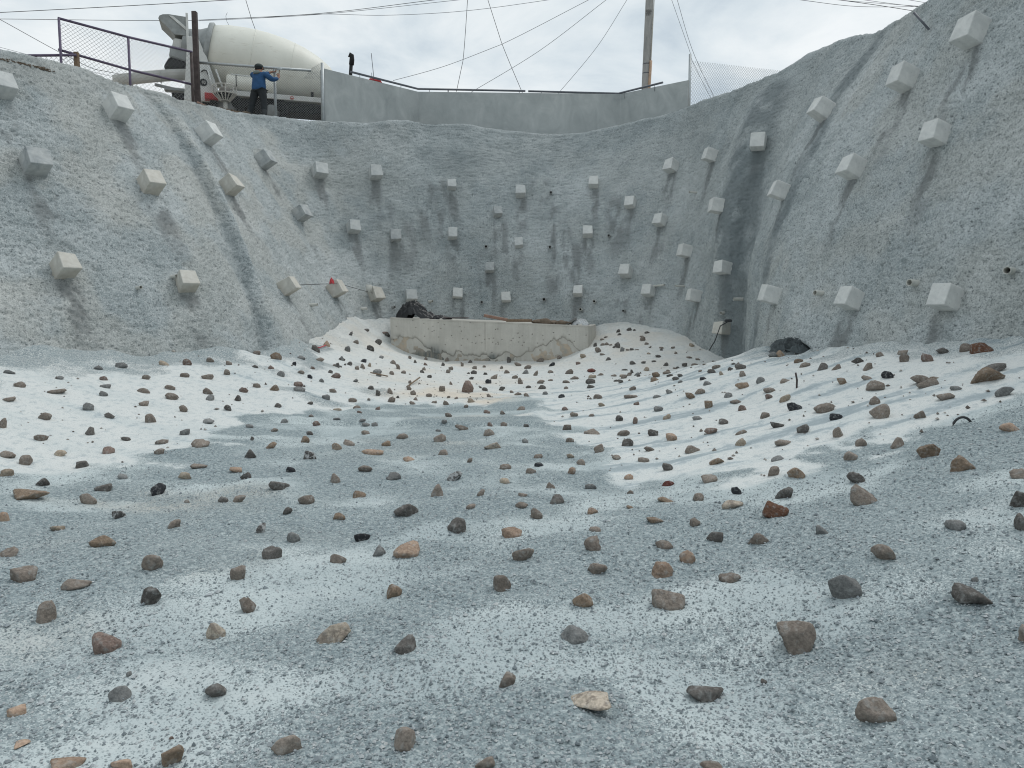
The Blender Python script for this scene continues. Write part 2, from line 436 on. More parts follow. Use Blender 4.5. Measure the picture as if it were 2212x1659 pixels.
# masks: drip stains below blocks, darker bands in clefts, fold and crest, warm dust on the left
BLK = [  # u, v, apparent height, shade
 (-2,196,58,1),(248,243,56,0),(440,297,49,0),(563,351,42,2),(687,375,38,1),(810,377,34,1),(975,403,27,1),(1125,418,28,1),(1073,461,25,2),
 (1283,400,28,0),(1365,443,30,0),(1455,363,33,0),(1542,338,34,0),(1640,312,41,0),(1787,243,51,0),(1965,175,59,0),(2115,78,72,0),
 (70,360,62,2),(320,404,54,3),(490,408,46,3),(642,467,40,2),(760,495,33,1),(853,512,31,2),(977,508,28,1),(1121,528,25,1),(1270,505,29,0),
 (1432,480,32,0),(1560,447,40,0),(1697,417,47,0),(1852,368,55,0),(2035,297,60,0),
 (135,583,59,3),(400,617,50,3),(613,625,46,3),(718,630,42,3),(805,641,37,3),(887,641,31,1),(988,636,29,0),(1059,580,26,2),(1093,644,27,0),
 (1250,632,28,0),(1355,590,32,0),(1405,632,32,0),(1490,545,36,0),(1567,580,37,0),(1508,640,36,0),(1678,640,51,0),(1848,652,58,0),(2055,650,68,0),
 (1566,710,37,3)]
def hit_wall(u, v):
    d = ray(u, v).normalized()
    h = base_bvh.ray_cast(CAM, d)
    if h[0] is None: return None
    n = h[1]
    if n.dot(d) > 0: n = -n
    return h[0], n
blk_hits = [hit_wall(u, v) for (u, v, h, s) in BLK]
drip = np.zeros(len(pts), dtype=np.float32); warm = np.zeros(len(pts), dtype=np.float32); dark_band = np.zeros(len(pts), dtype=np.float32)
wob = vnoise(pts * 1.3, 77) * 0.12
for (u, v, h, s), hh in zip(BLK, blk_hits):
    if hh is None: continue
    p = np.array(hh[0]); n = np.array(hh[1]); side = np.cross(n, V(0, 0, 1)); side /= np.linalg.norm(side)
    rel = pts - p; a = rel @ side + wob * np.clip(-rel[:, 2], 0, 1); z = -rel[:, 2]
    near = np.abs(rel @ np.cross(side, V(0, 0, 1))) < 1.6
    m = near * (1 - sstep(0.10, 0.26, np.abs(a))) * sstep(0.0, 0.25, z) * (1 - sstep(0.5, 1.7, z))
    drip = np.maximum(drip, m)
px = pts[:, 0]; py = pts[:, 1]
for (u0, v0, Y0), ln, wdt, st in [((1190,430,24.2),2.0,.3,.8),((1240,520,24),2.5,.35,.9),((960,430,24),2.2,.4,.8),((1052,540,23.8),1.5,.3,.9),((1205,560,23.7),1.6,.45,.8),((820,420,22.5),1.4,.3,.5),((1000,620,23.3),.8,.5,.5),((1215,470,24),2.6,.5,1),((940,380,24.4),2.6,.6,.8),((1085,470,24.2),2.0,.35,.8),((1330,420,24),2.4,.35,.8),((880,470,23.4),2.0,.35,.7),((1170,380,24.6),1.5,.4,.6)]:
    c = np.array(at(u0, v0, Y0)); m = (np.abs(py - Y0) < 2.2) * (1 - sstep(wdt * .4, wdt, np.abs(px - c[0] + wob))) * sstep(-.1, .3, c[2] - pts[:, 2]) * (1 - sstep(ln * .5, ln, c[2] - pts[:, 2]))
    drip = np.maximum(drip, m * st)
def seg_dist(i):
    j = np.argmin(np.linalg.norm(P[:, 6 + 131] - mids[i], axis=1)); return np.abs(np.arange(nu) - j)
colid = np.repeat(np.arange(nu), nv)
jc = int(np.argmin(np.linalg.norm(WM - mids[25], axis=1))); jl = int(np.argmin(np.linalg.norm(WM - mids[8], axis=1)))
ac = np.abs(arc[colid] - arc[jc] - 0.1) + wob; al = np.abs(arc[colid] - arc[jl]) + wob * .6
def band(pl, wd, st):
    global dark_band
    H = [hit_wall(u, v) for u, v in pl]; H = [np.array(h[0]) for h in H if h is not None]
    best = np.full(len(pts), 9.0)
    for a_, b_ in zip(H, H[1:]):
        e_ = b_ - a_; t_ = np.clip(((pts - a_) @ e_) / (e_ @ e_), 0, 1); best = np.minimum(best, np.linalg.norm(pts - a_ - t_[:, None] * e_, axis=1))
    dark_band = np.maximum(dark_band, (1 - sstep(wd * .35, wd, best + wob)) * st)
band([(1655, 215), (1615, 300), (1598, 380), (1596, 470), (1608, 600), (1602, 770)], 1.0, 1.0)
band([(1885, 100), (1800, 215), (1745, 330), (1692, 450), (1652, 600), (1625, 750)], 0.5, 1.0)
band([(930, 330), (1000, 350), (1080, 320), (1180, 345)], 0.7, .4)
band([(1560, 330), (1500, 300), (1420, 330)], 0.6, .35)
dark_band = np.maximum(dark_band, (1 - sstep(0.02, 0.2, al)) * 0.6)
dark_band = np.maximum(dark_band, 0.45 * sstep(0.78, 1.0, tvv) * sstep(.2, .6, vnoise(pts * 0.8, 91) * .5 + .5))
warm = np.clip(sstep(-3.0, -7.0, px) * 0.55 + 0.2 + sstep(4.3, 4.6, px) * (py < 15) * 0.35, 0, 1).astype(np.float32)
M_WALL = mat_wall(); M_FLOOR = mat_floor()
def n01(x): return np.clip(0.5 + 0.5 * x, 0, 1)
tone = np.stack([n01(fbm(pts * 0.8, 4, 101) * 0.75), n01(fbm(pts * 4.2, 3, 102) * 0.8), n01(fbm(pts * np.array([5.5, 5.5, 0.55]), 3, 103) * 0.75)], 1).astype(np.float32)
warm = warm * sstep(-.35, .35, fbm(pts * 1.1, 4, 104))
dark_band = dark_band * (0.45 + 0.55 * sstep(-.4, .3, fbm(pts * 1.9, 3, 105)))
me = np_mesh("retaining_wall", pts, grid_faces(nu, nv)); vcol(me, "masks", np.stack([drip, dark_band, warm], 1))
vcol(me, "tone", tone)
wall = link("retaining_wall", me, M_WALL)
lab(wall, "rough grey sprayed concrete slope curving round the pit, dotted with concrete cubes", "wall")

# ------------------------------------------------------------------ pit floor
ctrl = [(0,-10,.1),(0,-3,0),(0,0,0),(0,3,0),(0,6,0),(0,9,0),(0,12.4,.0),(0,16,.0),(0,19,.03),
 (-4.6,6.9,.07),(-3.2,8,.04),(-3.5,9.6,.08),(-2.2,12,.05),(-3.0,13.5,.22),(-2.7,16,.28),(-2.5,19,.3),(-3.35,21.0,.50),(-2.9,20.9,.30),(-2.1,20.8,.14),(-1.2,20.6,.08),(-.3,20.4,.05),(.6,20.3,.08),(1.2,20.2,.16),(1.7,20.2,.33),(2.0,20.1,.5),(-3.5,21.9,.8),(0,22.5,.5),(-2,22.6,.6),(1.6,22,.6),
 (-3,4.5,.02),(-1.6,2.4,0),(-5.5,4,.3),(-7,5,.7),(-8.2,4,.95),(-6,8.5,.5),(-5.0,10.5,.42),(-3.9,12,.40),(-8.5,-3,1.0),(-5,-4,.3),
 (2.3,3.4,.32),(1.2,3,.06),(3,6.4,.38),(4.2,6.3,.66),(1.35,6.5,.04),(.6,10.8,0),(1.9,13.6,.14),(2.9,13.7,.38),(2.5,10,.22),(3.6,10,.58),
 (4.2,2,.6),(5.5,3,.95),(1.5,17,.06),(3.0,16.6,.12),(4.3,16.6,.2),(3,20,.6),(3.6,13.6,.6),(4.0,-4,.5),(6.6,-4,1.1),(5.2,7.6,.92),(-1.2,14,.05)]
ctrl += [tuple(c[0]) for k, c in enumerate(WC) if 2 <= k < len(WC) - 2 and not 15 <= k <= 20]
ctrl = np.array(ctrl)
def tps_fit(c, lam=0.02):
    n = len(c); d = np.linalg.norm(c[:, None, :2] - c[None, :, :2], axis=2)
    K = np.where(d > 0, d * d * np.log(np.maximum(d, 1e-9)), 0) + lam * np.eye(n)
    Q = np.hstack([np.ones((n, 1)), c[:, :2]]); Z = np.zeros((3, 3))
    return np.linalg.solve(np.block([[K, Q], [Q.T, Z]]), np.concatenate([c[:, 2], np.zeros(3)]))
TW = tps_fit(ctrl)
def floor_z(x, y):
    x = np.asarray(x, dtype=np.float32).ravel(); y = np.asarray(y, dtype=np.float32).ravel(); r = (TW[-3] + TW[-2] * x + TW[-1] * y).astype(np.float32)
    for k in range(len(ctrl)):
        d2 = (x - np.float32(ctrl[k, 0])) ** 2 + (y - np.float32(ctrl[k, 1])) ** 2 + np.float32(1e-9)
        r += np.float32(0.5 * TW[k]) * d2 * np.log(d2)
    return np.clip(r, -0.3, 1.32)
def axis(*parts):
    o = []
    for a, b, s in parts: o += list(np.arange(a, b - 1e-6, s))
    return np.array(o + [parts[-1][1]])
gx = axis((-9.6, -6.0, 0.06), (-6.0, -3.2, 0.03), (-3.2, 3.4, 0.019), (3.4, 7.6, 0.034))
gy = axis((-9.5, 1.6, 0.2), (1.6, 5.5, 0.017), (5.5, 10, 0.03), (10, 23.6, 0.055))
GX, GY = np.meshgrid(gx, gy, indexing='ij'); fx, fy = GX.ravel(), GY.ravel()
fz = floor_z(fx, fy).astype(np.float64)
coarse_x, coarse_y = np.meshgrid(np.linspace(-9.6, 7.6, 150), np.linspace(-9, 23.6, 260), indexing='ij')
cz = floor_z(coarse_x, coarse_y)
floor_bvh = BVHTree.FromPolygons([(float(a), float(b), float(c)) for a, b, c in zip(coarse_x.ravel(), coarse_y.ravel(), cz)],
                                 [tuple(int(i) for i in f) for f in grid_faces(150, 260)])
def hit_floor(u, v):
    h = floor_bvh.ray_cast(CAM, ray(u, v).normalized())
    return h[0]
# outline of the gravel spread, from its corners on the ground
gp_px = [(-60,1024),(90,1018),(200,1010),(330,992),(430,975),(470,945),(500,917),(560,907),(640,899),(720,895),(790,882),(835,875),(950,882),(1040,880),
 (1090,864),(1150,862),(1188,884),(1168,905),(1205,925),(1220,945),(1245,962),(1300,988),(1345,1012),(1410,1040),(1480,1052),(1560,1044),(1650,1022),(1750,996),
 (1850,966),(1950,932),(2040,892),(2120,878),(2230,868)]
poly = [hit_floor(u, v) for u, v in gp_px]; poly = [(p.x, p.y) for p in poly if p is not None]
poly += [(6.5, 5.5), (6.5, -9), (-8, -9), (-7, 5.5)]
poly = np.array(poly)
def sdist(x, y, poly):
    d2 = np.full(len(x), 1e9, dtype=np.float32); ins = np.zeros(len(x), dtype=bool)
    n = len(poly)
    for i in range(n):
        a, b = poly[i], poly[(i + 1) % n]; e = b - a
        t = np.clip(((x - a[0]) * e[0] + (y - a[1]) * e[1]) / max(e @ e, 1e-9), 0, 1)
        d2 = np.minimum(d2, (x - a[0] - t * e[0]) ** 2 + (y - a[1] - t * e[1]) ** 2)
        c = (a[1] > y) != (b[1] > y)
        with np.errstate(divide='ignore', invalid='ignore'):
            xi = (b[0] - a[0]) * (y - a[1]) / (b[1] - a[1] + 1e-12) + a[0]
        ins ^= c & (x < xi)
    d = np.sqrt(d2); return np.where(ins, d, -d)
sd = sdist(fx, fy, poly)
p3 = np.stack([fx, fy, fz], 1)
wn = fbm(p3 * 2.2, 5, 12) * 0.30
grav = sstep(-0.42, 0.42, sd + wn * 1.5)
# pale washes inside the gravel (lower right, and a tongue on the right)
def blob(u, v, rx, ry, rot=0.0):
    c = hit_floor(u, v); dx, dy = fx - c.x, fy - c.y
    a, b = dx * math.cos(rot) + dy * math.sin(rot), -dx * math.sin(rot) + dy * math.cos(rot)
    return 1 - sstep(0.15, 1.4, np.sqrt((a / rx) ** 2 + (b / ry) ** 2) + wn * 1.2)
pale = np.zeros(len(fx))
for q in [(2060,1490,.75,.35),(2150,1590,.5,.3),(1880,1470,.6,.22),(2120,1090,.75,.5),(2120,1180,.9,.35),(1950,1195,1.1,.15,.1),(640,1190,.8,.45),(720,1290,.6,.3),
          (330,1470,.6,.22),(250,1600,.5,.2),(560,1500,.35,.2),(1250,1130,.9,.12),(900,1085,.8,.2),(1000,1010,1.0,.35),(480,1100,.9,.5),(1150,1010,.6,.3),(60,1400,.3,.3)]:
    pale = np.maximum(pale, blob(*q))
grav = grav * (1 - 0.4 * pale)
warmf = np.zeros(len(fx))
for q in [(960,825,1.9,2.6),(1040,780,2.2,3.2),(1250,745,2.4,3),(760,730,1.6,3),(1400,740,2,3)]: warmf = np.maximum(warmf, 0.55 * blob(*q))
for q in [(960,850,1.3,1.0),(1060,868,.6,.5)]: warmf = np.maximum(warmf, blob(*q))
for q in [(480,1085,.7,.6),(330,1070,1.2,.35),(130,1170,.6,.5),(640,1150,.4,.25),(900,960,.9,.5),(800,985,.6,.3),(400,1210,.5,.4),(90,1360,.4,.3),(1950,1440,.35,.2),(1040,910,.8,.4)]: warmf = np.maximum(warmf, 0.85 * blob(*q))
# rebound specks along the wall foot
fd = np.full(len(fx), 9.0)
for a, b in zip(foot[2:-2], foot[3:-1]):
    e = (b - a)[:2]; t = np.clip(((fx - a[0]) * e[0] + (fy - a[1]) * e[1]) / (e @ e), 0, 1)
    fd = np.minimum(fd, np.hypot(fx - a[0] - t * e[0], fy - a[1] - t * e[1]))
reb = (1 - sstep(0.25, 1.15, fd + wn * 2.2)) * 0.95
reb = np.where(fy > 16.5, reb * 0.4, reb); reb = np.where(fx > 0, reb * .7, reb)
for q in [(700,868,.5,.3),(810,848,.35,.5),(640,850,.4,.2)]: reb = np.maximum(reb, 0.75 * blob(*q))
fz = fz + 0.035 * fbm(p3 * 0.95, 3, 2) + 0.014 * fbm(p3 * 3.6, 2, 6)
fz = fz + (1 - sstep(.3, .6, grav)) * sstep(1.0, 2.5, np.abs(fx)) * 0.009 * fbm(np.stack([fx * 0.9 - fy * .2, fy * 5.0, fx * 0], 1), 3, 44)
gm = grav > 0.4
fz = fz + (1 - sstep(.1, .8, fd)) * (fy < 16.5) * (0.09 * fbm(p3 * 1.6, 3, 301) + 0.03)
fz = fz + np.where(gm, 0.006 * fbm(p3 * 24, 2, 9), 0.0015 * vnoise(p3 * 20, 9))
fz = fz + 0.05 * sstep(-.1, .18, sd) * (fy > 10)                      # thickness of the gravel sheet at its far edge
fz = fz - 0.13 * np.exp(-((fx - cave_c[0]) / .32) ** 2 - ((fy - cave_c[1]) / .45) ** 2)
for q in [(810,846,.4,.35),(640,852,.5,.25)]: fz = fz + 0.09 * blob(*q) * (0.6 + 0.4 * vnoise(p3 * 5, 3))
ca_, sa_ = math.cos(0.22), math.sin(0.22); q1_ = fx * ca_ + fy * sa_; q2_ = -fx * sa_ + fy * ca_
ql_ = np.where(fx < 0, -1, 1)
st_ = fbm(np.stack([q1_ * 0.9, q2_ * 5.2, fx * 0 + 3], 1), 5, 201); stl = fbm(np.stack([(fx * ca_ - fy * sa_) * 0.75, (fx * sa_ + fy * ca_) * 3.0, fx * 0 + 9], 1), 4, 202)
wl = sstep(-0.5, -2.5, fx); st_ = (st_ * 1.25 - .05) * (1 - wl) + (stl * .9 + .16) * wl
far = sstep(13.5, 16.5, fy); st_ = st_ * (1 - .6 * far) + .45 * far
tone = np.stack([n01(st_ * .62 + 0.16), np.clip(.64 + .7 * fbm(np.stack([q1_ * 1.5, q2_ * 2.3, fx * 0], 1), 5, 203), .2, 1), n01(fbm(p3 * 2.1, 4, 204) * .8)], 1).astype(np.float32)
warmf = warmf * (0.35 + 0.65 * sstep(-.4, .4, fbm(p3 * 1.5, 4, 205)))
me = np_mesh("pit_floor", np.stack([fx, fy, fz], 1), grid_faces(len(gx), len(gy)))
me.flip_normals() if me.polygons[0].normal.z < 0 else None
vcol(me, "masks", np.stack([grav, warmf, reb], 1).astype(np.float32))
vcol(me, "tone", tone)
pit_floor = link("pit_floor", me, M_FLOOR); lab(pit_floor, kind="structure")
FZ = fz.reshape(GX.shape)
def surf_z(x, y):
    i = int(np.clip(np.searchsorted(gx, x) - 1, 0, len(gx) - 2)); j = int(np.clip(np.searchsorted(gy, y) - 1, 0, len(gy) - 2))
    a = (x - gx[i]) / (gx[i + 1] - gx[i]); b = (y - gy[j]) / (gy[j + 1] - gy[j])
    return float((1 - a) * (1 - b) * FZ[i, j] + a * (1 - b) * FZ[i + 1, j] + (1 - a) * b * FZ[i, j + 1] + a * b * FZ[i + 1, j + 1])
def grav_at(x, y):
    i = int(np.clip(np.searchsorted(gx, x), 0, len(gx) - 1)); j = int(np.clip(np.searchsorted(gy, y), 0, len(gy) - 1))
    return float(grav.reshape(GX.shape)[i, j])
def on_floor(u, v):
    p = hit_floor(u, v)
    if p is None: return None
    for _ in range(4):                                                 # walk the ray onto the uneven surface
        d = ray(u, v); z = surf_z(p.x, p.y); s = (z - 1.5) / d.z if abs(d.z) > 1e-4 else 0
        q = CAM + d * s
        if s <= 0 or (q - CAM).length > 24: break
        p = p.lerp(q, 0.6)
    return Vector((p.x, p.y, surf_z(p.x, p.y)))

# ------------------------------------------------------------------ upper ground (plateau) and far ground
rim = P[:, -1] - V(0, 0, 0.03)
k_ = np.linspace(0, nu - 1, 260).astype(int); rim = rim[k_]; ow = WO[k_]
ring = [rim]
for dist_, zt in ((2.5, None), (6, 7.35), (14, 7.3), (40, 6.6), (120, 3.0), (900, -2.0)):
    cen = V(-1.0, 9, 0); rad = rim - cen; rad[:, 2] = 0; rad /= np.linalg.norm(rad, axis=1)[:, None]
    q = rim + rad * dist_; q[:, 2] = rim[:, 2] * 0.75 + 7.35 * 0.25 if zt is None else (zt if dist_ > 8 else 0.5 * zt + 0.5 * np.minimum(rim[:, 2] + .2, 7.6))
    ring.append(q)
R3 = np.stack(ring, 1)
M_EARTH = simple("dry_earth", (0.30, 0.26, 0.21), 0.95, var=0.25, scale=1.5, bump=0.3)
up = link("upper_ground", np_mesh("upper_ground", R3.reshape(-1, 3), grid_faces(*R3.shape[:2])), M_EARTH); lab(up, kind="structure")
up_bvh = BVHTree.FromPolygons([tuple(p) for p in R3.reshape(-1, 3)], [tuple(int(i) for i in f) for f in grid_faces(*R3.shape[:2])])
def top_z(x, y):
    z = []
    for bv in (up_bvh, base_bvh):
        h = bv.ray_cast(Vector((x, y, 60)), Vector((0, 0, -1)))
        if h[0] is not None: z.append(h[0].z)
    return max(z) if z else 7.3
gnd = link("ground", np_mesh("ground", [(-2500, -2500, -2.5), (2500, -2500, -2.5), (2500, 2500, -2.5), (-2500, 2500, -2.5)], [(0, 1, 2, 3)]), M_EARTH)
lab(gnd, kind="structure")
ap = link("approach_ground", np_mesh("approach_ground", [(-60, -90, -.4), (60, -90, -.4), (14, -9.2, .25), (-14, -9.2, .25)], [(0, 1, 2, 3)]), M_EARTH); lab(ap, kind="structure")

# ================================================================== THINGS ON THE WALL
ORD = ["first", "second", "third", "fourth", "fifth", "sixth", "seventh", "eighth", "ninth", "tenth", "eleventh", "twelfth", "thirteenth",
       "fourteenth", "fifteenth", "sixteenth", "seventeenth", "eighteenth", "nineteenth", "twentieth", "twenty-first", "twenty-second", "twenty-third", "twenty-fourth", "twenty-fifth"]
M_BLK = [mat_block("block_concrete_pale", (0.68, 0.69, 0.67), (0.52, 0.535, 0.525), 0.05),
         mat_block("block_concrete_grey", (0.60, 0.615, 0.605), (0.42, 0.445, 0.445), 0.12),
         mat_block("block_concrete_dark", (0.50, 0.52, 0.515), (0.28, 0.305, 0.315), 0.15),
         mat_block("block_concrete_earthy", (0.65, 0.635, 0.585), (0.49, 0.475, 0.43), 0.5)]
def frame(n, roll=0.0):
    n = Vector(n).normalized(); up_ = Vector((0, 0, 1)); yv = (up_ - n * up_.dot(n)).normalized(); xv = yv.cross(n)
    m = Matrix((xv, yv, n)).transposed()
    return m @ Matrix.Rotation(roll, 3, 'Z')
def cube_bm(sx, sy, sz, jit=0.0, bev=0.01, seg=1, rnd=random):
    bm = bmesh.new(); bmesh.ops.create_cube(bm, size=1.0)
    for v in bm.verts: v.co = Vector((v.co.x * sx + rnd.uniform(-jit, jit), v.co.y * sy + rnd.uniform(-jit, jit), v.co.z * sz + rnd.uniform(-jit, jit)))
    if bev: bmesh.ops.bevel(bm, geom=list(bm.edges), offset=bev, segments=seg, affect='EDGES', profile=0.6)
    return bm
def bm_mesh(name, bm, smooth=False):
    me = bpy.data.meshes.new(name); bm.normal_update(); bm.to_mesh(me); bm.free()
    if smooth:
        for p in me.polygons: p.use_smooth = True
    return me
SH = ["pale", "grey", "dark stained", "earth-stained"]
rows_ = {"upper": BLK[:17], "middle": BLK[17:31], "lower": BLK[31:]}
blk_label = {}
for rn, lst in rows_.items():
    for k, b_ in enumerate(sorted(lst, key=lambda q: q[0])):
        blk_label[b_[:2]] = "%s concrete cube on the sprayed wall, %s from left in the %s row" % (SH[b_[3]], ORD[k], rn)
block_top = {}
for (u, v, h, s), hh in zip(BLK, blk_hits):
    if hh is None: continue
    p, n = hh; D = (p - CAM).length * (ray(u, v).normalized().y)
    ups = Vector((n.x, n.y, max(n.z, 0.12))).normalized()
    size = min(0.52, max(0.24, h * D / FU / 1.42))
    r_ = random.Random(int(u * 7 + v))
    bm = cube_bm(size * r_.uniform(.97, 1.03), size * r_.uniform(.97, 1.03), size * 1.25, 0.012, 0.009, 1, r_)
    if s in (2, 3) or r_.random() < .4:                      # knock a corner off
        c = r_.choice([x for x in bm.verts if x.co.z > 0 and x.co.y > 0] or list(bm.verts)); cc = c.co.copy()
        for x in bm.verts:
            dd_ = (x.co - cc).length
            if dd_ < 0.05: x.co *= 0.93
    o = link("anchor_block", bm_mesh("anchor_block", bm), M_BLK[s])
    o.matrix_world = Matrix.Translation(p + ups * size * 0.30) @ frame(ups, r_.uniform(-.06, .06)).to_4x4()
    lab(o, blk_label[(u, v)], "concrete block", "concrete anchor cubes studding the sprayed wall")
    block_top[(u, v)] = (p, ups, size)

M_PVC = simple("white_plastic_pipe", (0.55, 0.55, 0.51), 0.45, var=0.15, scale=14)
M_PVCD = simple("dirty_grey_pipe", (0.34, 0.35, 0.34), 0.6, var=0.25, scale=14)
M_DARK = simple("bore_shade_dark", (0.05, 0.05, 0.048), 0.95, var=0.1)
def pipe_bm(L, ro, ri, nseg=24):
    bm = bmesh.new(); rings = []
    for (r, z) in ((ro, 0), (ro, L), (ri, L), (ri, L * 0.2)):
        rings.append([bm.verts.new((r * math.cos(a), r * math.sin(a), z)) for a in [2 * math.pi * k / nseg for k in range(nseg)]])
    for a, b in zip(rings, rings[1:]):
        for k in range(nseg): bm.faces.new((a[k], a[(k + 1) % nseg], b[(k + 1) % nseg], b[k]))
    bm.faces.new(rings[-1])
    return bm
PIPES = [(294,623,.16,.035,0,0),(673,659,.14,.045,0,0),(781,667,.16,.045,0,.3),(847,664,.16,.05,1,.1),(926,651,.2,.045,0,.5),(1041,653,.08,.05,1,0),(1050,533,.08,.055,1,0),
 (1188,534,.08,.05,1,0),(1190,417,.1,.05,1,0),(1176,647,.14,.06,1,0),(1256,669,.26,.05,0,-.5),(1285,652,.26,.05,0,-.4),(1351,672,.2,.045,1,-.3),(1317,510,.12,.05,1,0),
 (1504,416,.25,.035,0,-.5),(1412,618,.55,.035,0,1.3),(1479,618,.35,.03,0,-1.2),(1608,646,.3,.045,0,-.9),(1565,676,.15,.04,0,-.4),(1779,634,.2,.05,0,-.8),(1984,612,.2,.055,0,-.7),(2189,586,.2,.055,0,-.9),(372,598,.1,.035,0,.3)]
PIPES.sort()
for k, (u, v, L, r, dk, yaw) in enumerate(PIPES):
    hh = hit_wall(u, v)
    if hh is None: continue
    p, n = hh; D = p.y
    d = Vector((n.x, n.y, n.z * 0.25 - 0.05)).normalized()
    d = Matrix.Rotation(yaw if yaw > 1 or u < 1000 else -yaw * .2, 3, 'Z') @ d
    r *= 0.85
    o = link("drain_pipe", bm_mesh("drain_pipe", pipe_bm(L * .75 + 0.12, r, r * 0.82), True), M_PVCD if dk else M_PVC)
    for pl in o.data.polygons: pl.use_smooth = False
    o.matrix_world = Matrix.Translation(p - d * 0.08) @ d.to_track_quat('Z', 'Y').to_matrix().to_4x4()
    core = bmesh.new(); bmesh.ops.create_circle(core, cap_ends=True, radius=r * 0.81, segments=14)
    c = link("bore_shade", bm_mesh("bore_shade", core), M_DARK, o); c.location = (0, 0, (L * .75 + 0.12) * 0.45)  # dark disc set inside the pipe, standing in for its inner shade
    lab(o, "%s plastic drain pipe jutting from the wall, %s from left of all drains" % ("dirty grey" if dk else "short white", ORD[k]), "drain pipe", "drain pipes in the sprayed wall")

# ================================================================== ROCKS
RM = {
 'k': mat_rock("rock_black", (0.022, 0.024, 0.028), (0.05, 0.052, 0.058)),
 'd': mat_rock("rock_charcoal", (0.078, 0.072, 0.067), (0.14, 0.13, 0.121)),
 'g': mat_rock("rock_grey", (0.135, 0.14, 0.14), (0.235, 0.235, 0.23)),
 'b': mat_rock("rock_brown_grey", (0.15, 0.126, 0.107), (0.25, 0.215, 0.185)),
 't': mat_rock("rock_tan", (0.24, 0.19, 0.145), (0.40, 0.34, 0.27)),
 'r': mat_rock("rock_reddish", (0.13, 0.092, 0.078), (0.235, 0.18, 0.155)),
 'o': mat_rock("rock_orange_brown", (0.15, 0.11, 0.08), (0.275, 0.21, 0.155)),
 'O': mat_rock("rock_salmon", (0.235, 0.16, 0.115), (0.40, 0.30, 0.23)),
 'p': mat_rock("rock_pale_speckled", (0.33, 0.28, 0.22), (0.48, 0.42, 0.35), 0.55, (0.14, 0.115, 0.10)),
 'R': mat_rock("rock_dark_red", (0.11, 0.035, 0.028), (0.19, 0.075, 0.06)),
 's': mat_rock("rock_dusted", (0.06, 0.058, 0.056), (0.12, 0.115, 0.11), 0.85, (0.47, 0.48, 0.48)),
 'c': mat_rock("rock_rust", (0.075, 0.036, 0.024), (0.16, 0.088, 0.06)),
}
CNAME = {'k': "black", 'd': "charcoal", 'g': "grey", 'b': "brown-grey", 't': "tan", 'r': "reddish", 'o': "orange-brown", 'O': "salmon", 'p': "pale speckled", 'R': "dark red", 's': "dust-patched", 'c': "rust-red"}
TILES = {  # source origin x, y and scale of each survey sheet
 'A': (0, 840, 3.456), 'B': (560, 780, 3.95), 'C': (1040, 780, 3.95), 'D': (1440, 780, 3.95), 'E': (1920, 820, 3.456), 'F': (480, 1040, 2.765), 'G': (1180, 1040, 2.765), 'H': (0, 1100, 1.728), 'I': (1280, 1100, 1.728)}
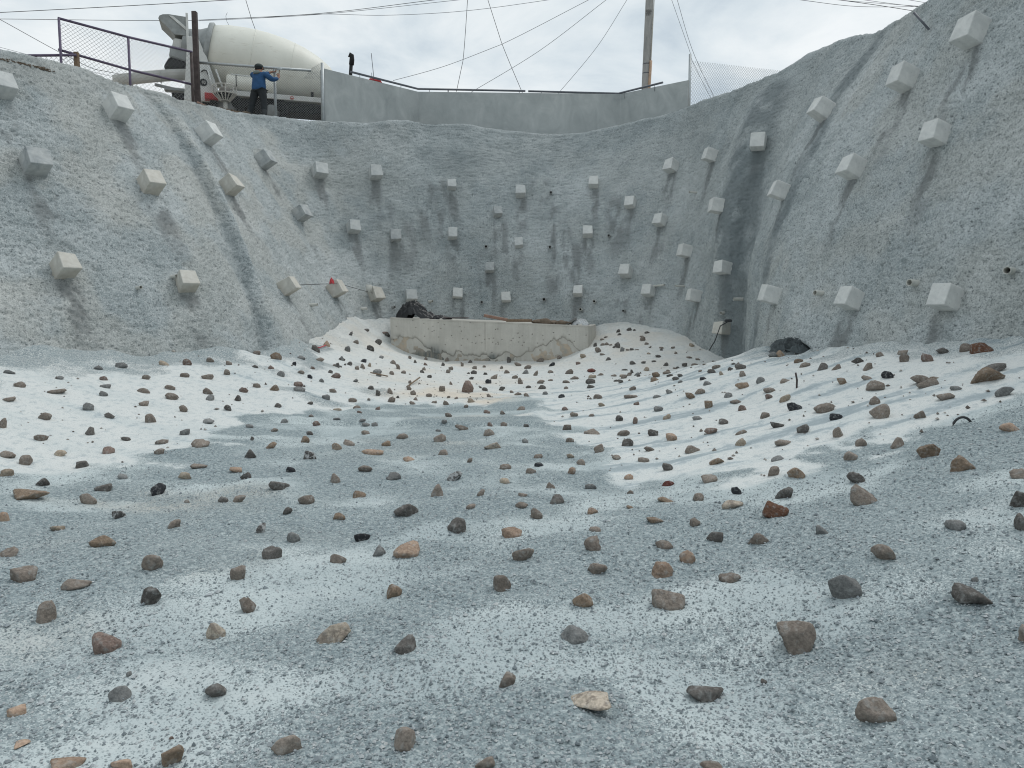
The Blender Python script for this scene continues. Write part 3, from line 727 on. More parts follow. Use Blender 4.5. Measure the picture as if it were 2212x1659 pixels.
ROCKS = {
'A': "80 312 95 38 g,172 412 95 52 b,77 528 110 40 b,520 360 72 30 g,497 474 150 38 b,850 265 75 42 g,1048 264 105 48 g,1420 272 90 48 t,1618 232 78 62 r,1817 215 66 42 b,898 368 72 38 r,912 434 95 34 g,898 500 74 52 g,1264 390 76 42 b,1238 472 105 44 b,1598 384 80 40 b,1790 349 112 54 b 14,1470 446 92 42 b,1486 519 116 62 b,1797 462 88 60 b,1816 532 74 52 g,1245 586 86 48 b,1585 629 76 66 b,766 626 94 64 g 20,948 687 90 54 d,390 694 110 68 b,1302 712 102 82 b,22 757 70 96 b,766 822 100 78 d,360 878 120 58 b,1800 736 105 44 g,1596 830 90 56 g,1087 887 86 36 d,1400 910 112 40 b,1730 930 160 70 b,1378 998 90 52 b,940 988 102 64 r,527 1006 104 52 t,68 1020 126 62 b,226 1071 106 84 b,712 1110 122 64 d,60 1182 110 66 t,368 1265 112 74 d,1060 1213 90 50 g,1598 1208 118 66 t,1716 1120 145 50 b -6",
'B': "48 465 62 46 b,322 477 84 50 b,512 438 126 72 o,765 429 84 40 g,907 374 86 68 d,1012 340 72 60 O,950 463 90 44 b,1112 247 50 50 d,1158 182 40 50 g,1291 192 56 38 g,1248 120 46 44 d,1402 80 66 24 d,1440 167 60 46 d,1612 100 56 42 d,1592 134 76 28 r,1302 296 60 40 b,1522 295 70 60 d 25,1448 350 76 58 d,1218 367 64 60 g,1165 447 68 32 d,1376 482 66 36 k,1557 458 50 32 g,1242 508 56 40 d,1092 526 38 26 b,1148 538 32 18 d,1196 516 26 20 d,1314 555 44 40 b,1369 538 50 56 b,1432 521 46 44 t,1514 584 98 44 g,1528 617 60 40 g,1655 604 52 40 b,1772 596 54 36 b,1670 496 60 46 b,1715 542 50 60 b,1837 450 38 36 b,1888 490 34 38 d,1991 452 40 44 b,1990 515 42 34 r,2163 518 42 40 d,1974 560 40 40 b,1958 590 48 38 d,2030 638 48 34 d,695 520 42 42 k,465 549 62 40 r,307 580 68 32 d,30 596 66 64 b,875 560 50 30 r,1047 588 56 36 d,563 619 80 56 g,760 602 72 38 b,850 649 52 42 k,963 680 56 40 g,1107 630 94 56 r -15,322 707 78 46 b,735 714 98 54 r,196 764 90 56 r,500 768 96 66 o,747 806 120 50 g 8,1076 778 74 44 b,130 850 78 60 d,1272 870 84 48 b -8,533 922 70 46 d,32 946 76 62 d,850 900 60 30 d,1007 842 80 50 g,1310 948 84 40 b,1120 960 90 26 t,1338 986 52 30 r,1515 952 62 36 r,1520 802 48 66 d,1642 783 60 66 b,1835 692 36 36 b,1830 750 50 56 b,1870 800 56 52 b -20,2025 822 68 40 b -20,2153 762 66 62 b,1655 870 80 56 b,1718 840 34 32 d,1894 858 50 38 b,1860 898 64 40 b,2075 888 60 28 b,1430 865 36 26 b,595 1076 80 48 g,915 1102 92 54 r,860 1022 56 26 b,500 1166 72 42 b,848 1198 68 46 d,1490 1112 68 42 g,1400 1110 90 36 g,1370 1065 70 26 g,1115 1053 80 24 g,280 1250 40 46 d,800 1262 92 70 o,1398 1192 88 44 b,1760 1222 130 56 b,2130 1245 128 90 b,250 1125 80 36 g",
'C': "345 558 46 40 b,320 588 48 40 b,305 472 40 46 b,456 518 32 52 b,534 496 48 34 d,579 552 48 38 b,570 600 66 44 d,516 606 36 22 d,672 538 36 28 b,844 548 34 34 b,545 654 58 32 d,685 610 46 28 d,767 640 80 50 b,713 688 66 50 k,898 592 58 40 b,976 642 64 40 b,1030 684 58 74 b,917 478 44 66 d,1005 518 76 40 b,1105 545 82 40 b -12,1130 472 90 30 g,1226 481 76 42 b,1342 518 66 44 k,1418 450 46 38 b,1080 594 66 46 g -12,1182 608 50 64 b,1330 590 66 30 b,1512 595 88 60 b,1565 650 100 34 b,1484 690 80 34 b,1326 672 54 20 b,1235 690 84 40 b,1110 740 60 30 d,1245 742 88 42 d,1482 749 46 30 b,1274 802 66 36 g -18,1438 833 72 44 k,1005 808 80 34 b,1094 822 62 48 b,945 788 40 30 b,848 758 66 46 d,680 762 64 38 d,636 745 30 22 d,510 748 120 134 r,345 704 36 40 b,722 825 48 42 b,545 876 70 48 t,398 850 40 26 b,494 934 50 34 b,322 840 40 24 b,298 897 66 52 b,1030 954 100 40 b -8,702 988 74 38 r,857 996 60 42 b,1470 956 66 40 r,1560 1012 84 48 b,730 1086 56 48 r,866 1092 68 54 b,1088 1124 56 34 d,320 1018 70 46 b,455 1142 144 64 b,722 1192 114 74 b,1080 1272 66 46 g,1490 1142 94 66 b,1520 1266 80 48 b,280 1105 60 36 g,220 1172 60 26 g",
'D': "265 157 60 18 b,305 135 44 30 b,418 128 42 34 d,430 152 44 26 d,523 138 58 34 d,578 150 32 22 d,672 145 46 24 d,740 152 40 26 r,296 172 46 16 b,268 192 56 26 b,458 191 48 28 t,630 178 46 18 b,702 197 54 24 d,798 188 36 10 d,410 240 60 64 d,376 211 30 24 d,552 214 42 26 d,606 226 56 36 g,720 226 40 18 t,876 218 36 22 b,531 243 48 24 b,774 261 48 18 d,917 256 42 30 b,958 234 42 22 b,260 233 42 18 b,217 260 66 56 b,558 280 36 40 d,622 277 40 32 d,657 262 60 50 b,897 275 44 30 d,842 294 34 24 d,887 309 50 40 d,987 306 34 28 b,1078 282 56 38 d,1144 310 54 36 t,458 303 46 50 g,190 328 40 44 d,697 312 46 26 b,729 366 36 22 b,509 372 42 20 b,1125 355 50 24 b,1007 379 36 16 d,340 402 40 14 b,645 405 46 14 b,842 404 50 18 b,1172 404 66 28 b,1297 388 42 14 d,1085 435 64 24 b,1368 422 56 24 d,70 436 70 42 t,322 470 66 32 d,558 503 64 38 d,810 461 66 26 d,598 470 46 12 b,1202 472 48 20 b,1364 485 46 14 d,1118 495 60 20 b,20 507 50 32 r,1266 517 40 14 b,1553 509 50 20 d,150 577 94 38 R,480 570 70 18 d,694 564 62 42 t,980 552 52 16 b,1384 541 90 40 b,1227 583 44 22 b,1523 561 54 38 d,1624 540 116 62 d,1340 586 94 44 d,1028 627 58 34 d,900 599 96 28 b,925 625 68 26 d,985 656 74 38 d,240 616 62 26 b,372 627 60 24 b,531 610 46 26 b,686 633 46 14 t,475 641 64 44 b,160 638 80 38 t,140 686 104 58 d,148 733 86 40 d,788 622 86 56 o,780 666 92 46 o,396 680 52 26 d,440 687 50 40 d,558 754 72 48 b,1256 655 80 28 k,1438 607 50 40 t,1030 688 50 28 g,1298 705 86 42 g,1645 630 66 60 b,1640 728 140 62 o,1820 673 88 64 g,1910 768 126 46 b,918 787 70 46 g,1220 785 114 54 b -12,800 833 90 32 g,538 834 140 34 b,220 836 96 48 b,1122 838 116 56 o,1502 822 86 54 g,595 902 62 42 r,252 916 68 42 t,815 955 100 62 g -15,1308 917 86 80 o,1575 883 114 38 b -14,1638 948 90 62 r -15,1905 836 80 48 r,156 1019 72 30 b,428 1052 80 62 d,584 1076 52 74 r,896 1037 90 52 t -12,1195 1048 100 40 g,1456 1081 98 54 d,1860 1022 108 70 b -25,150 1180 160 64 b,465 1195 130 68 b,758 1194 110 72 d,942 1240 114 80 O,1335 1173 140 64 r -12,1628 1184 118 54 b",
'E': "968 210 76 50 b,1163 212 96 40 b -12,1176 265 84 76 b,1508 146 104 54 d -10,1376 272 106 80 r,1712 230 112 78 b,1838 268 190 92 c,1940 346 198 74 d -12,1893 440 256 136 o,2040 552 152 94 g,1323 372 170 86 b -8,1375 468 188 80 b,1440 426 106 28 o -10,1620 520 98 42 g,1530 594 150 66 b,1310 752 104 76 b,928 492 154 90 b 10,918 638 100 70 b -20,980 730 172 118 b -33,605 904 92 104 b,852 345 102 72 b,856 397 98 42 b,1030 395 102 68 k,772 313 108 56 d -15,468 314 92 70 d,580 344 94 46 b -15,318 320 104 42 b -12,262 286 80 38 o,640 458 94 58 o,143 458 94 38 b -20,145 609 96 68 t,228 682 132 76 k,490 692 176 80 b -22,586 770 114 62 k,82 838 118 56 d,300 872 106 84 d,130 985 138 64 b -12,806 988 98 74 b,1105 996 130 86 b -25,1390 1065 196 124 o -12,712 1108 120 86 b,80 1125 120 46 g -12,1680 1178 230 150 o -10,2085 858 156 84 O,48 1240 100 90 b,242 1255 154 100 o,2160 1262 150 100 b,750 1285 80 70 d",
'F': "548 204 80 50 o,1002 213 70 54 t,1085 184 84 42 b,1343 190 66 40 o,1245 243 166 46 O,1737 251 78 46 b,400 262 90 66 d,815 272 92 66 s,1500 297 88 34 O,2075 207 122 52 p,300 372 90 38 O,372 417 78 52 d -15,685 372 70 44 k,1198 364 102 48 b,1397 415 106 56 g,992 434 70 74 b,605 473 152 68 d,1918 307 44 36 b,2167 347 84 40 b,1815 416 120 62 s -15,2163 447 78 42 t,1697 519 94 94 b,1997 532 60 52 b,1157 540 94 58 o,790 576 118 72 b 12,216 585 74 46 d,326 580 96 50 b,662 656 70 52 d,1018 690 86 52 o,1928 626 72 36 b,1481 648 182 96 d,1832 757 136 104 d,485 780 86 68 s -20,703 838 98 80 g,1178 832 118 68 k,1297 934 94 80 g,1483 924 188 108 O,557 945 142 92 d -8,1010 984 120 68 b,318 1088 108 98 b,2145 1152 130 116 b,1400 1206 118 98 o",
'G': "457 278 66 32 b,680 275 60 32 t,754 318 66 42 b,463 338 68 30 k,408 380 76 42 b,687 378 62 52 O,1082 420 66 40 O,545 482 68 46 b,820 485 84 40 g,352 540 72 28 b,585 576 110 66 d,342 612 90 44 b,1353 465 86 42 R,1095 523 50 32 b,1340 578 124 44 o,1563 563 78 58 b,1095 630 60 26 o,835 660 86 46 O,450 682 96 74 b 18,1263 716 130 42 o 8,1540 738 76 62 b,848 782 88 42 b,275 803 148 82 O,832 886 120 106 b,1328 884 126 68 b -15,1677 834 118 76 d,1982 846 138 84 b 10,360 953 166 100 b -16,1492 972 114 80 O -25,1313 1056 162 114 O,870 1050 144 90 b,1780 1106 158 76 b,1826 516 68 64 k,1800 604 162 64 p -8,2095 645 180 118 c,2155 534 124 86 d,1640 432 118 58 b,1350 353 78 58 d,998 287 66 38 b,1188 302 84 34 b,1692 312 106 46 o -8,1525 228 108 56 b,1225 227 76 38 b,875 225 76 70 b 25,1075 186 86 56 d -20,1858 180 78 56 t",
'H': "137 232 150 50 o,448 205 76 32 d,685 212 68 52 k,382 256 66 50 b,18 332 40 48 O,515 320 54 40 s -20,250 380 60 30 t,752 360 56 36 b,808 265 24 16 b,443 438 108 50 o,38 486 80 42 b -10,660 527 88 80 b,108 580 104 70 b,330 620 120 50 b,653 675 88 88 d,200 742 82 92 b,1072 708 74 70 b,463 872 118 92 r,933 822 84 78 p,1442 838 156 82 p -22,1750 884 94 86 d,520 1095 92 68 g -15,933 1080 90 74 d -15,72 1166 76 44 O,1240 1310 132 90 b -15,1752 1292 104 104 b,748 1362 112 100 o -20,300 1385 140 70 O,2095 1390 90 60 b,2190 1037 80 70 b,558 1010 24 24 g,740 1286 22 16 r,525 1395 90 50 O,95 1305 70 24 O",
'I': "305 690 90 60 o -15,675 682 150 84 b,282 835 148 78 g,1225 845 168 148 b,1440 628 142 122 g,1602 482 104 74 b,1985 665 162 80 d 22,2000 602 30 24 g,1912 366 90 50 g,2190 255 70 76 d,2195 358 50 80 d,1520 240 112 96 b,1485 165 80 56 d,1340 388 60 44 g,325 1122 210 96 p -18,832 1075 160 90 d,1570 1170 166 108 b 24,1088 1042 30 24 d,860 1405 110 40 b,2210 840 40 90 b",
}
K = 2212.0 / 2560.0
rocks = []
for t, s in ROCKS.items():
    x0, y0, sc_ = TILES[t]
    for e_ in s.split(','):
        q = e_.split(); x, y, w_, h_ = map(float, q[:4]); ang = float(q[5]) if len(q) > 5 else 0.0
        rocks.append(dict(u=(x0 + x / sc_) * K, v=(y0 + y / sc_) * K, w=w_ / sc_ * K, h=h_ / sc_ * K, c=q[4], a=ang))
rocks.sort(key=lambda r: -r['w'] * r['h'])
_ico = {}
def ico(n):
    if n not in _ico:
        bm = bmesh.new(); bmesh.ops.create_icosphere(bm, subdivisions=n, radius=1.0)
        co = np.array([v.co[:] for v in bm.verts]); fa = np.array([[v.index for v in f.verts] for f in bm.faces]); bm.free()
        _ico[n] = (co / np.linalg.norm(co, axis=1)[:, None], fa)
    return _ico[n]
def rock_shape(seed, sub, sharp):
    g = np.random.default_rng(seed); d, f = ico(sub)
    k = int(g.integers(9, 15)); n = g.normal(size=(k, 3)); n /= np.linalg.norm(n, axis=1)[:, None]; h = g.uniform(0.5, 1.0, k)
    q = np.maximum(d @ n.T, 0.02) / h[None, :]
    r = 1.0 / (np.sum(q ** sharp, axis=1) ** (1.0 / sharp))
    r = np.minimum(r, 1.5)
    co = d * r[:, None]
    co += d * (0.05 * fbm(co * 2.3 + seed % 97, 2, seed % 31) + 0.022 * fbm(co * 7 + seed % 53, 2, seed % 17))[:, None]
    lo, hi = co.min(0), co.max(0); co = (co - (lo + hi) / 2) / (hi - lo)        # unit box
    return co, f
def rock_geo(r, seed, sub):
    p = on_floor(r['u'], r['v'] + 0.34 * r['h'])
    if p is None or p.y > 23: return None
    D = (p - CAM).dot(Vector((0, _cp, -_sp)))
    w_ = 0.94 * r['w'] * D / FU; hh = 0.92 * r['h'] * D / FU
    el = math.atan2(CAM.z - p.z, p.y)
    g = random.Random(seed); dep = max(w_ * g.uniform(.6, .95), hh * 0.7)
    hz = math.sqrt(max((hh * 1.04) ** 2 - (dep * math.sin(el)) ** 2, (0.55 * hh) ** 2)) * 0.92
    vis = hz; hz = vis / 0.66
    co, f = rock_shape(seed, sub, g.choice([7, 9, 12, 18]))
    co = co * np.array([w_ * 1.03, dep, hz])
    a = -math.radians(r['a']); ca, sa = math.cos(a), math.sin(a)
    if a: co = np.stack([co[:, 0] * ca - co[:, 2] * sa, co[:, 1], co[:, 0] * sa + co[:, 2] * ca], 1)
    yaw = -math.atan2(p.x, p.y) + g.uniform(-.2, .2)
    c = p + Vector((0, 0, vis - hz * 0.5))
    return co, f, c, yaw, p
placed = []; small_co, small_f, small_m = [], [], []; off = 0
codes = list(RM)
for i, r in enumerate(rocks):
    seed = 1000 + i * 13
    sub = 4 if i < 40 else (3 if i < 170 else 2)
    if i >= 300: sub = 2
    q = rock_geo(r, seed, sub)
    if q is None: continue
    co, f, c, yaw, p = q
    if len(placed) < 298:
        m_ = np_mesh("rock", co, f); o = link("rock", m_, RM[r['c']])
        o.location = c; o.rotation_euler = (0, 0, yaw); o["group"] = "rocks set into the pit floor"; o["category"] = "rock"
        g = grav_at(p.x, p.y) > 0.25
        zone = "far pale floor" if p.y > 13.4 else ("right white bank" if (not g and p.x > 0) else ("left white bank" if not g else ("middle gravel" if p.y > 6.2 else "foreground gravel")))
        asp = r['w'] / r['h']; shape = "long flat" if asp > 2.1 else ("flat" if asp > 1.65 else ("upright" if asp < 1.0 else ("chunky" if asp < 1.35 else "angular")))
        placed.append((o, r, zone, shape))
    else:
        cy, sy = math.cos(yaw), math.sin(yaw)
        co = np.stack([co[:, 0] * cy - co[:, 1] * sy, co[:, 0] * sy + co[:, 1] * cy, co[:, 2]], 1) + np.array(c)
        small_co.append(co); small_f.append(f + off); off += len(co); small_m += [codes.index(r['c'])] * len(f)
for zone in set(z for _, _, z, _ in placed):
    zl = sorted([x for x in placed if x[2] == zone], key=lambda x: -x[1]['v'])
    per = 11
    for k0 in range(0, len(zl), per):
        row = sorted(zl[k0:k0 + per], key=lambda x: x[1]['u']); rn = "front" if k0 == 0 else ORD[k0 // per]
        for j, (o, r, z, s) in enumerate(row):
            o["label"] = "%s %s rock, %s from left in the %s row on the %s" % (CNAME[r['c']], s, ORD[j], rn, zone)
if small_co:
    m_ = np_mesh("small_rocks", np.concatenate(small_co), np.concatenate(small_f)); o = link("small_rocks", m_, [RM[c] for c in codes])
    m_.polygons.foreach_set("material_index", np.array(small_m, dtype=np.int32))
    lab(o, "scattered smaller stones set in the pale floor around the low wall", "stones", kind="stuff")

# loose gravel grains and crumbs lying on the floor
def grains(name, n, xr, yr, size, pick, mat, label, seed):
    g = np.random.default_rng(seed)
    y = yr[0] * (yr[1] / yr[0]) ** g.random(n * 6); x = g.uniform(-1, 1, n * 6) * (0.72 * y) * xr
    i = np.clip(np.searchsorted(gx, x), 1, len(gx) - 1); j = np.clip(np.searchsorted(gy, y), 1, len(gy) - 1)
    ok = pick(grav.reshape(GX.shape)[i, j], warmf.reshape(GX.shape)[i, j], g.random(len(x))); ok &= (x > -6) & (x < 5)
    x, y, i, j = x[ok][:n], y[ok][:n], i[ok][:n], j[ok][:n]; n = len(x)
    z = FZ[i, j]
    oc = np.array([(1, 0, 0), (0, 1, 0), (-1, 0, 0), (0, -1, 0), (0, 0, .8), (0, 0, -.6)], dtype=np.float64)
    of = np.array([(0, 1, 4), (1, 2, 4), (2, 3, 4), (3, 0, 4), (1, 0, 5), (2, 1, 5), (3, 2, 5), (0, 3, 5)])
    s = size * np.exp(g.normal(0, .38, n)); V_ = oc[None] * (1 + g.normal(0, .25, (n, 6, 3))) * s[:, None, None]
    a = g.random(n) * 6.283; ca, sa = np.cos(a)[:, None], np.sin(a)[:, None]
    X = V_[:, :, 0] * ca - V_[:, :, 1] * sa; Y_ = V_[:, :, 0] * sa + V_[:, :, 1] * ca
    co = np.stack([X + x[:, None], Y_ + y[:, None], V_[:, :, 2] + (z + s * 0.2)[:, None]], -1).reshape(-1, 3)
    fa = (of[None] + (np.arange(n) * 6)[:, None, None]).reshape(-1, 3)
    m_ = np_mesh(name, co, fa, False); vcol(m_, "tone", np.repeat(g.random(n), 6)[:, None].repeat(3, 1).astype(np.float32))
    o = link(name, m_, mat); lab(o, label, "gravel", kind="stuff"); return o
b = NB("gravel_grains"); r_, _, _ = b.attr("tone")[:3]
b.col(b.ramp(r_, [(0.0, (0.17, 0.20, 0.215)), (0.4, (0.28, 0.315, 0.335)), (0.75, (0.43, 0.46, 0.475)), (1.0, (0.56, 0.58, 0.58))])); b.set(0.8, spec=0.3)
grains("gravel", 60000, 1.0, (2.0, 9.0), 0.0042, lambda gr, wf, rn: rn < (gr - .25) * 1.2, b.m, "fine blue-grey gravel strewn over the pit floor", 5)
b2 = NB("crumbs"); r_, _, _ = b2.attr("tone")[:3]
b2.col(b2.ramp(r_, [(0.0, (0.09, 0.07, 0.06)), (0.6, (0.2, 0.18, 0.16)), (1.0, (0.4, 0.38, 0.35))])); b2.set(0.85)
grains("pebbles", 1500, 1.0, (5.5, 19.0), 0.013, lambda gr, wf, rn: (rn < 0.10 + 0.55 * (wf > .3)) & (gr < 0.5), b2.m, "dark pebbles and crumbs scattered on the pale floor", 6)

# ================================================================== BUILDING BLOCKS FOR MADE THINGS
def tube_bm(bm, pts_, r, n=8, caps=True):
    pts_ = [Vector(p) for p in pts_]; rings = []
    rr = r if isinstance(r, (list, tuple)) else [r] * len(pts_)
    ref = Vector((0, 0, 1))
    for i, p in enumerate(pts_):
        t = (pts_[min(i + 1, len(pts_) - 1)] - pts_[max(i - 1, 0)]).normalized()
        a = t.cross(ref if abs(t.dot(ref)) < 0.97 else Vector((1, 0, 0))).normalized(); c = t.cross(a)
        rings.append([bm.verts.new(p + (a * math.cos(2 * math.pi * k / n) + c * math.sin(2 * math.pi * k / n)) * rr[i]) for k in range(n)])
    for a, c in zip(rings, rings[1:]):
        for k in range(n): bm.faces.new((a[k], a[(k + 1) % n], c[(k + 1) % n], c[k]))
    if caps: bm.faces.new(rings[0][::-1]); bm.faces.new(rings[-1])
    return bm
def tube(name, pts_, r, mat, parent=None, n=8):
    bm = tube_bm(bmesh.new(), pts_, r, n); bmesh.ops.recalc_face_normals(bm, faces=list(bm.faces))
    m_ = bm_mesh(name, bm)
    for p in m_.polygons: p.use_smooth = len(p.vertices) == 4
    return link(name, m_, mat, parent)
def prism(name, poly3, vec, mat, parent=None, bev=0.0):
    bm = bmesh.new(); a = [bm.verts.new(p) for p in poly3]; c = [bm.verts.new(Vector(p) + Vector(vec)) for p in poly3]; n = len(a)
    bm.faces.new(a[::-1]); bm.faces.new(c)
    for k in range(n): bm.faces.new((a[k], a[(k + 1) % n], c[(k + 1) % n], c[k]))
    if bev: bmesh.ops.bevel(bm, geom=list(bm.edges), offset=bev, segments=1, affect='EDGES')
    bmesh.ops.recalc_face_normals(bm, faces=list(bm.faces))
    return link(name, bm_mesh(name, bm), mat, parent)
def box(name, c, s, mat, parent=None, bev=0.01, rot=None, jit=0.0):
    bm = cube_bm(*s, jit, bev)
    o = link(name, bm_mesh(name, bm), mat, parent); o.location = c
    if rot is not None: o.rotation_euler = rot
    return o
def join_tubes(name, segs, r, mat, parent=None, n=6):
    bm = bmesh.new()
    for s in segs: tube_bm(bm, s, r, n)
    bmesh.ops.recalc_face_normals(bm, faces=list(bm.faces))
    return link(name, bm_mesh(name, bm), mat, parent)
def chain_link(name, Am, Bm, Cm, Dm, pitch, r, mat, parent):
    """diagonal wires over the quad A(bottom left) B(bottom right) C(top right) D(top left)"""
    Am, Bm, Cm, Dm = map(Vector, (Am, Bm, Cm, Dm)); L = ((Bm - Am).length + (Cm - Dm).length) / 2; H = ((Dm - Am).length + (Cm - Bm).length) / 2
    nrm_ = (Bm - Am).cross(Dm - Am).normalized()
    def pt(a, c): s, t = a / L, c / H; return (Am * (1 - s) + Bm * s) * (1 - t) + (Dm * (1 - s) + Cm * s) * t
    bm = bmesh.new()
    for sgn in (1, -1):
        k = -H
        while k < L + (H if sgn < 0 else 0) + (0 if sgn < 0 else 0):
            pp = []
            # line a = k + sgn*c   (c from 0..H)
            lo, hi = 0.0, H
            if sgn > 0: lo, hi = max(0, -k), min(H, L - k)
            else: lo, hi = max(0, k - L), min(H, k)
            if hi - lo > 0.02:
                nseg = max(2, int((hi - lo) / (pitch * 0.75)))
                for q in range(nseg + 1):
                    c = lo + (hi - lo) * q / nseg
                    pp.append(pt(k + sgn * c, c) + nrm_ * (0.006 * sgn * (1 if q % 2 else -1)))
                tube_bm(bm, pp, r, 3, False)
            k += pitch
    o = link(name, bm_mesh(name, bm), mat, parent); o["kind"] = "stuff"
    return o

M_CONC = None
def mat_parapet():
    b = NB("parapet_concrete"); v = b.geo()
    n1 = b.noise(v, 0.9, 6, 0.6, 0.6); n2 = b.noise(b.mapv(v, (1.2, 1.2, .8)), 1.5, 5, 0.62, 1.2); n3 = b.noise(v, 28, 4, .6)
    c = b.ramp(n1, [(0.3, (0.335, 0.36, 0.36)), (0.7, (0.48, 0.505, 0.50))])
    c = b.mix(0.45, c, b.ramp(n2, [(0.3, (0.24, 0.27, 0.275)), (0.55, (0.38, 0.41, 0.41)), (0.75, (0.52, 0.54, 0.53))]))
    c = b.mix(b.ramp(n3, [(0.25, .4), (0.36, 0)]), c, (0.2, 0.22, 0.22))
    b.col(c); b.set(0.85, spec=.25); b.bump(n3, 0.2, 0.01); return b.m
M_CONC = mat_parapet()
M_GALV = simple("galvanised_steel", (0.42, 0.45, 0.46), 0.45, 0.55, 0.18, 9)
M_RAIL = simple("dark_grey_rail_paint", (0.12, 0.13, 0.15), 0.5, 0.1, 0.25, 8)
M_PURPLE = simple("faded_violet_pipe", (0.115, 0.095, 0.15), 0.6, 0.1, 0.35, 7)
M_RUSTP = simple("rusty_dark_steel", (0.075, 0.06, 0.058), 0.75, 0.1, 0.45, 9, 0.2)
M_WIRE = simple("wire_grey", (0.30, 0.315, 0.32), 0.5, 0.3, 0.1, 10)
M_CABLE = simple("black_cable", (0.05, 0.052, 0.056), 0.7, 0.0, 0.1, 10)
M_WOOD = simple("weathered_wood", (0.20, 0.145, 0.10), 0.85, 0.0, 0.35, 12, 0.3)
M_WOODR = simple("reddish_plank", (0.27, 0.17, 0.13), 0.8, 0.0, 0.3, 9, 0.2)
M_RED = simple("red_paint", (0.42, 0.035, 0.04), 0.45, 0.0, 0.2, 6)

# ------------------------------------------------------------------ low concrete headwall in the pit
def mat_head():
    b = NB("headwall_concrete"); v = b.geo(); lo_, cr_, wet = b.attr("masks")[:3]
    n1 = b.noise(v, 1.6, 6, 0.6, .4); n2 = b.noise(b.mapv(v, (9, 9, .8)), 1.2, 5, .65); n3 = b.noise(v, 26, 4, .65); n4 = b.noise(v, 5, 5, .6)
    c = b.ramp(n1, [(0.3, (0.45, 0.44, 0.405)), (0.68, (0.62, 0.60, 0.55))])
    c = b.mix(0.35, c, b.ramp(n2, [(0.3, (0.40, 0.38, 0.34)), (0.7, (0.64, 0.62, 0.57))]))
    low = b.ramp(n4, [(0.35, (0.38, 0.36, 0.32)), (0.55, (0.52, 0.42, 0.315)), (0.75, (0.56, 0.52, 0.46))])
    c = b.mix(b.math('MULTIPLY', lo_, 0.85), c, low)
    c = b.mix(b.math('MULTIPLY', wet, b.ramp(n2, [(.3, .4), (.6, 1.)])), c, (0.16, 0.175, 0.17))
    c = b.mix(cr_, c, (0.10, 0.088, 0.072))
    c = b.mix(b.ramp(n3, [(0.27, .6), (0.36, 0)]), c, (0.13, 0.115, 0.095))
    b.col(c); b.set(.9, spec=.2); b.bump(n3, .35, .012); return b.m
TL, TR = A(843, 687, 21.3), A(1270, 705, 20.4)
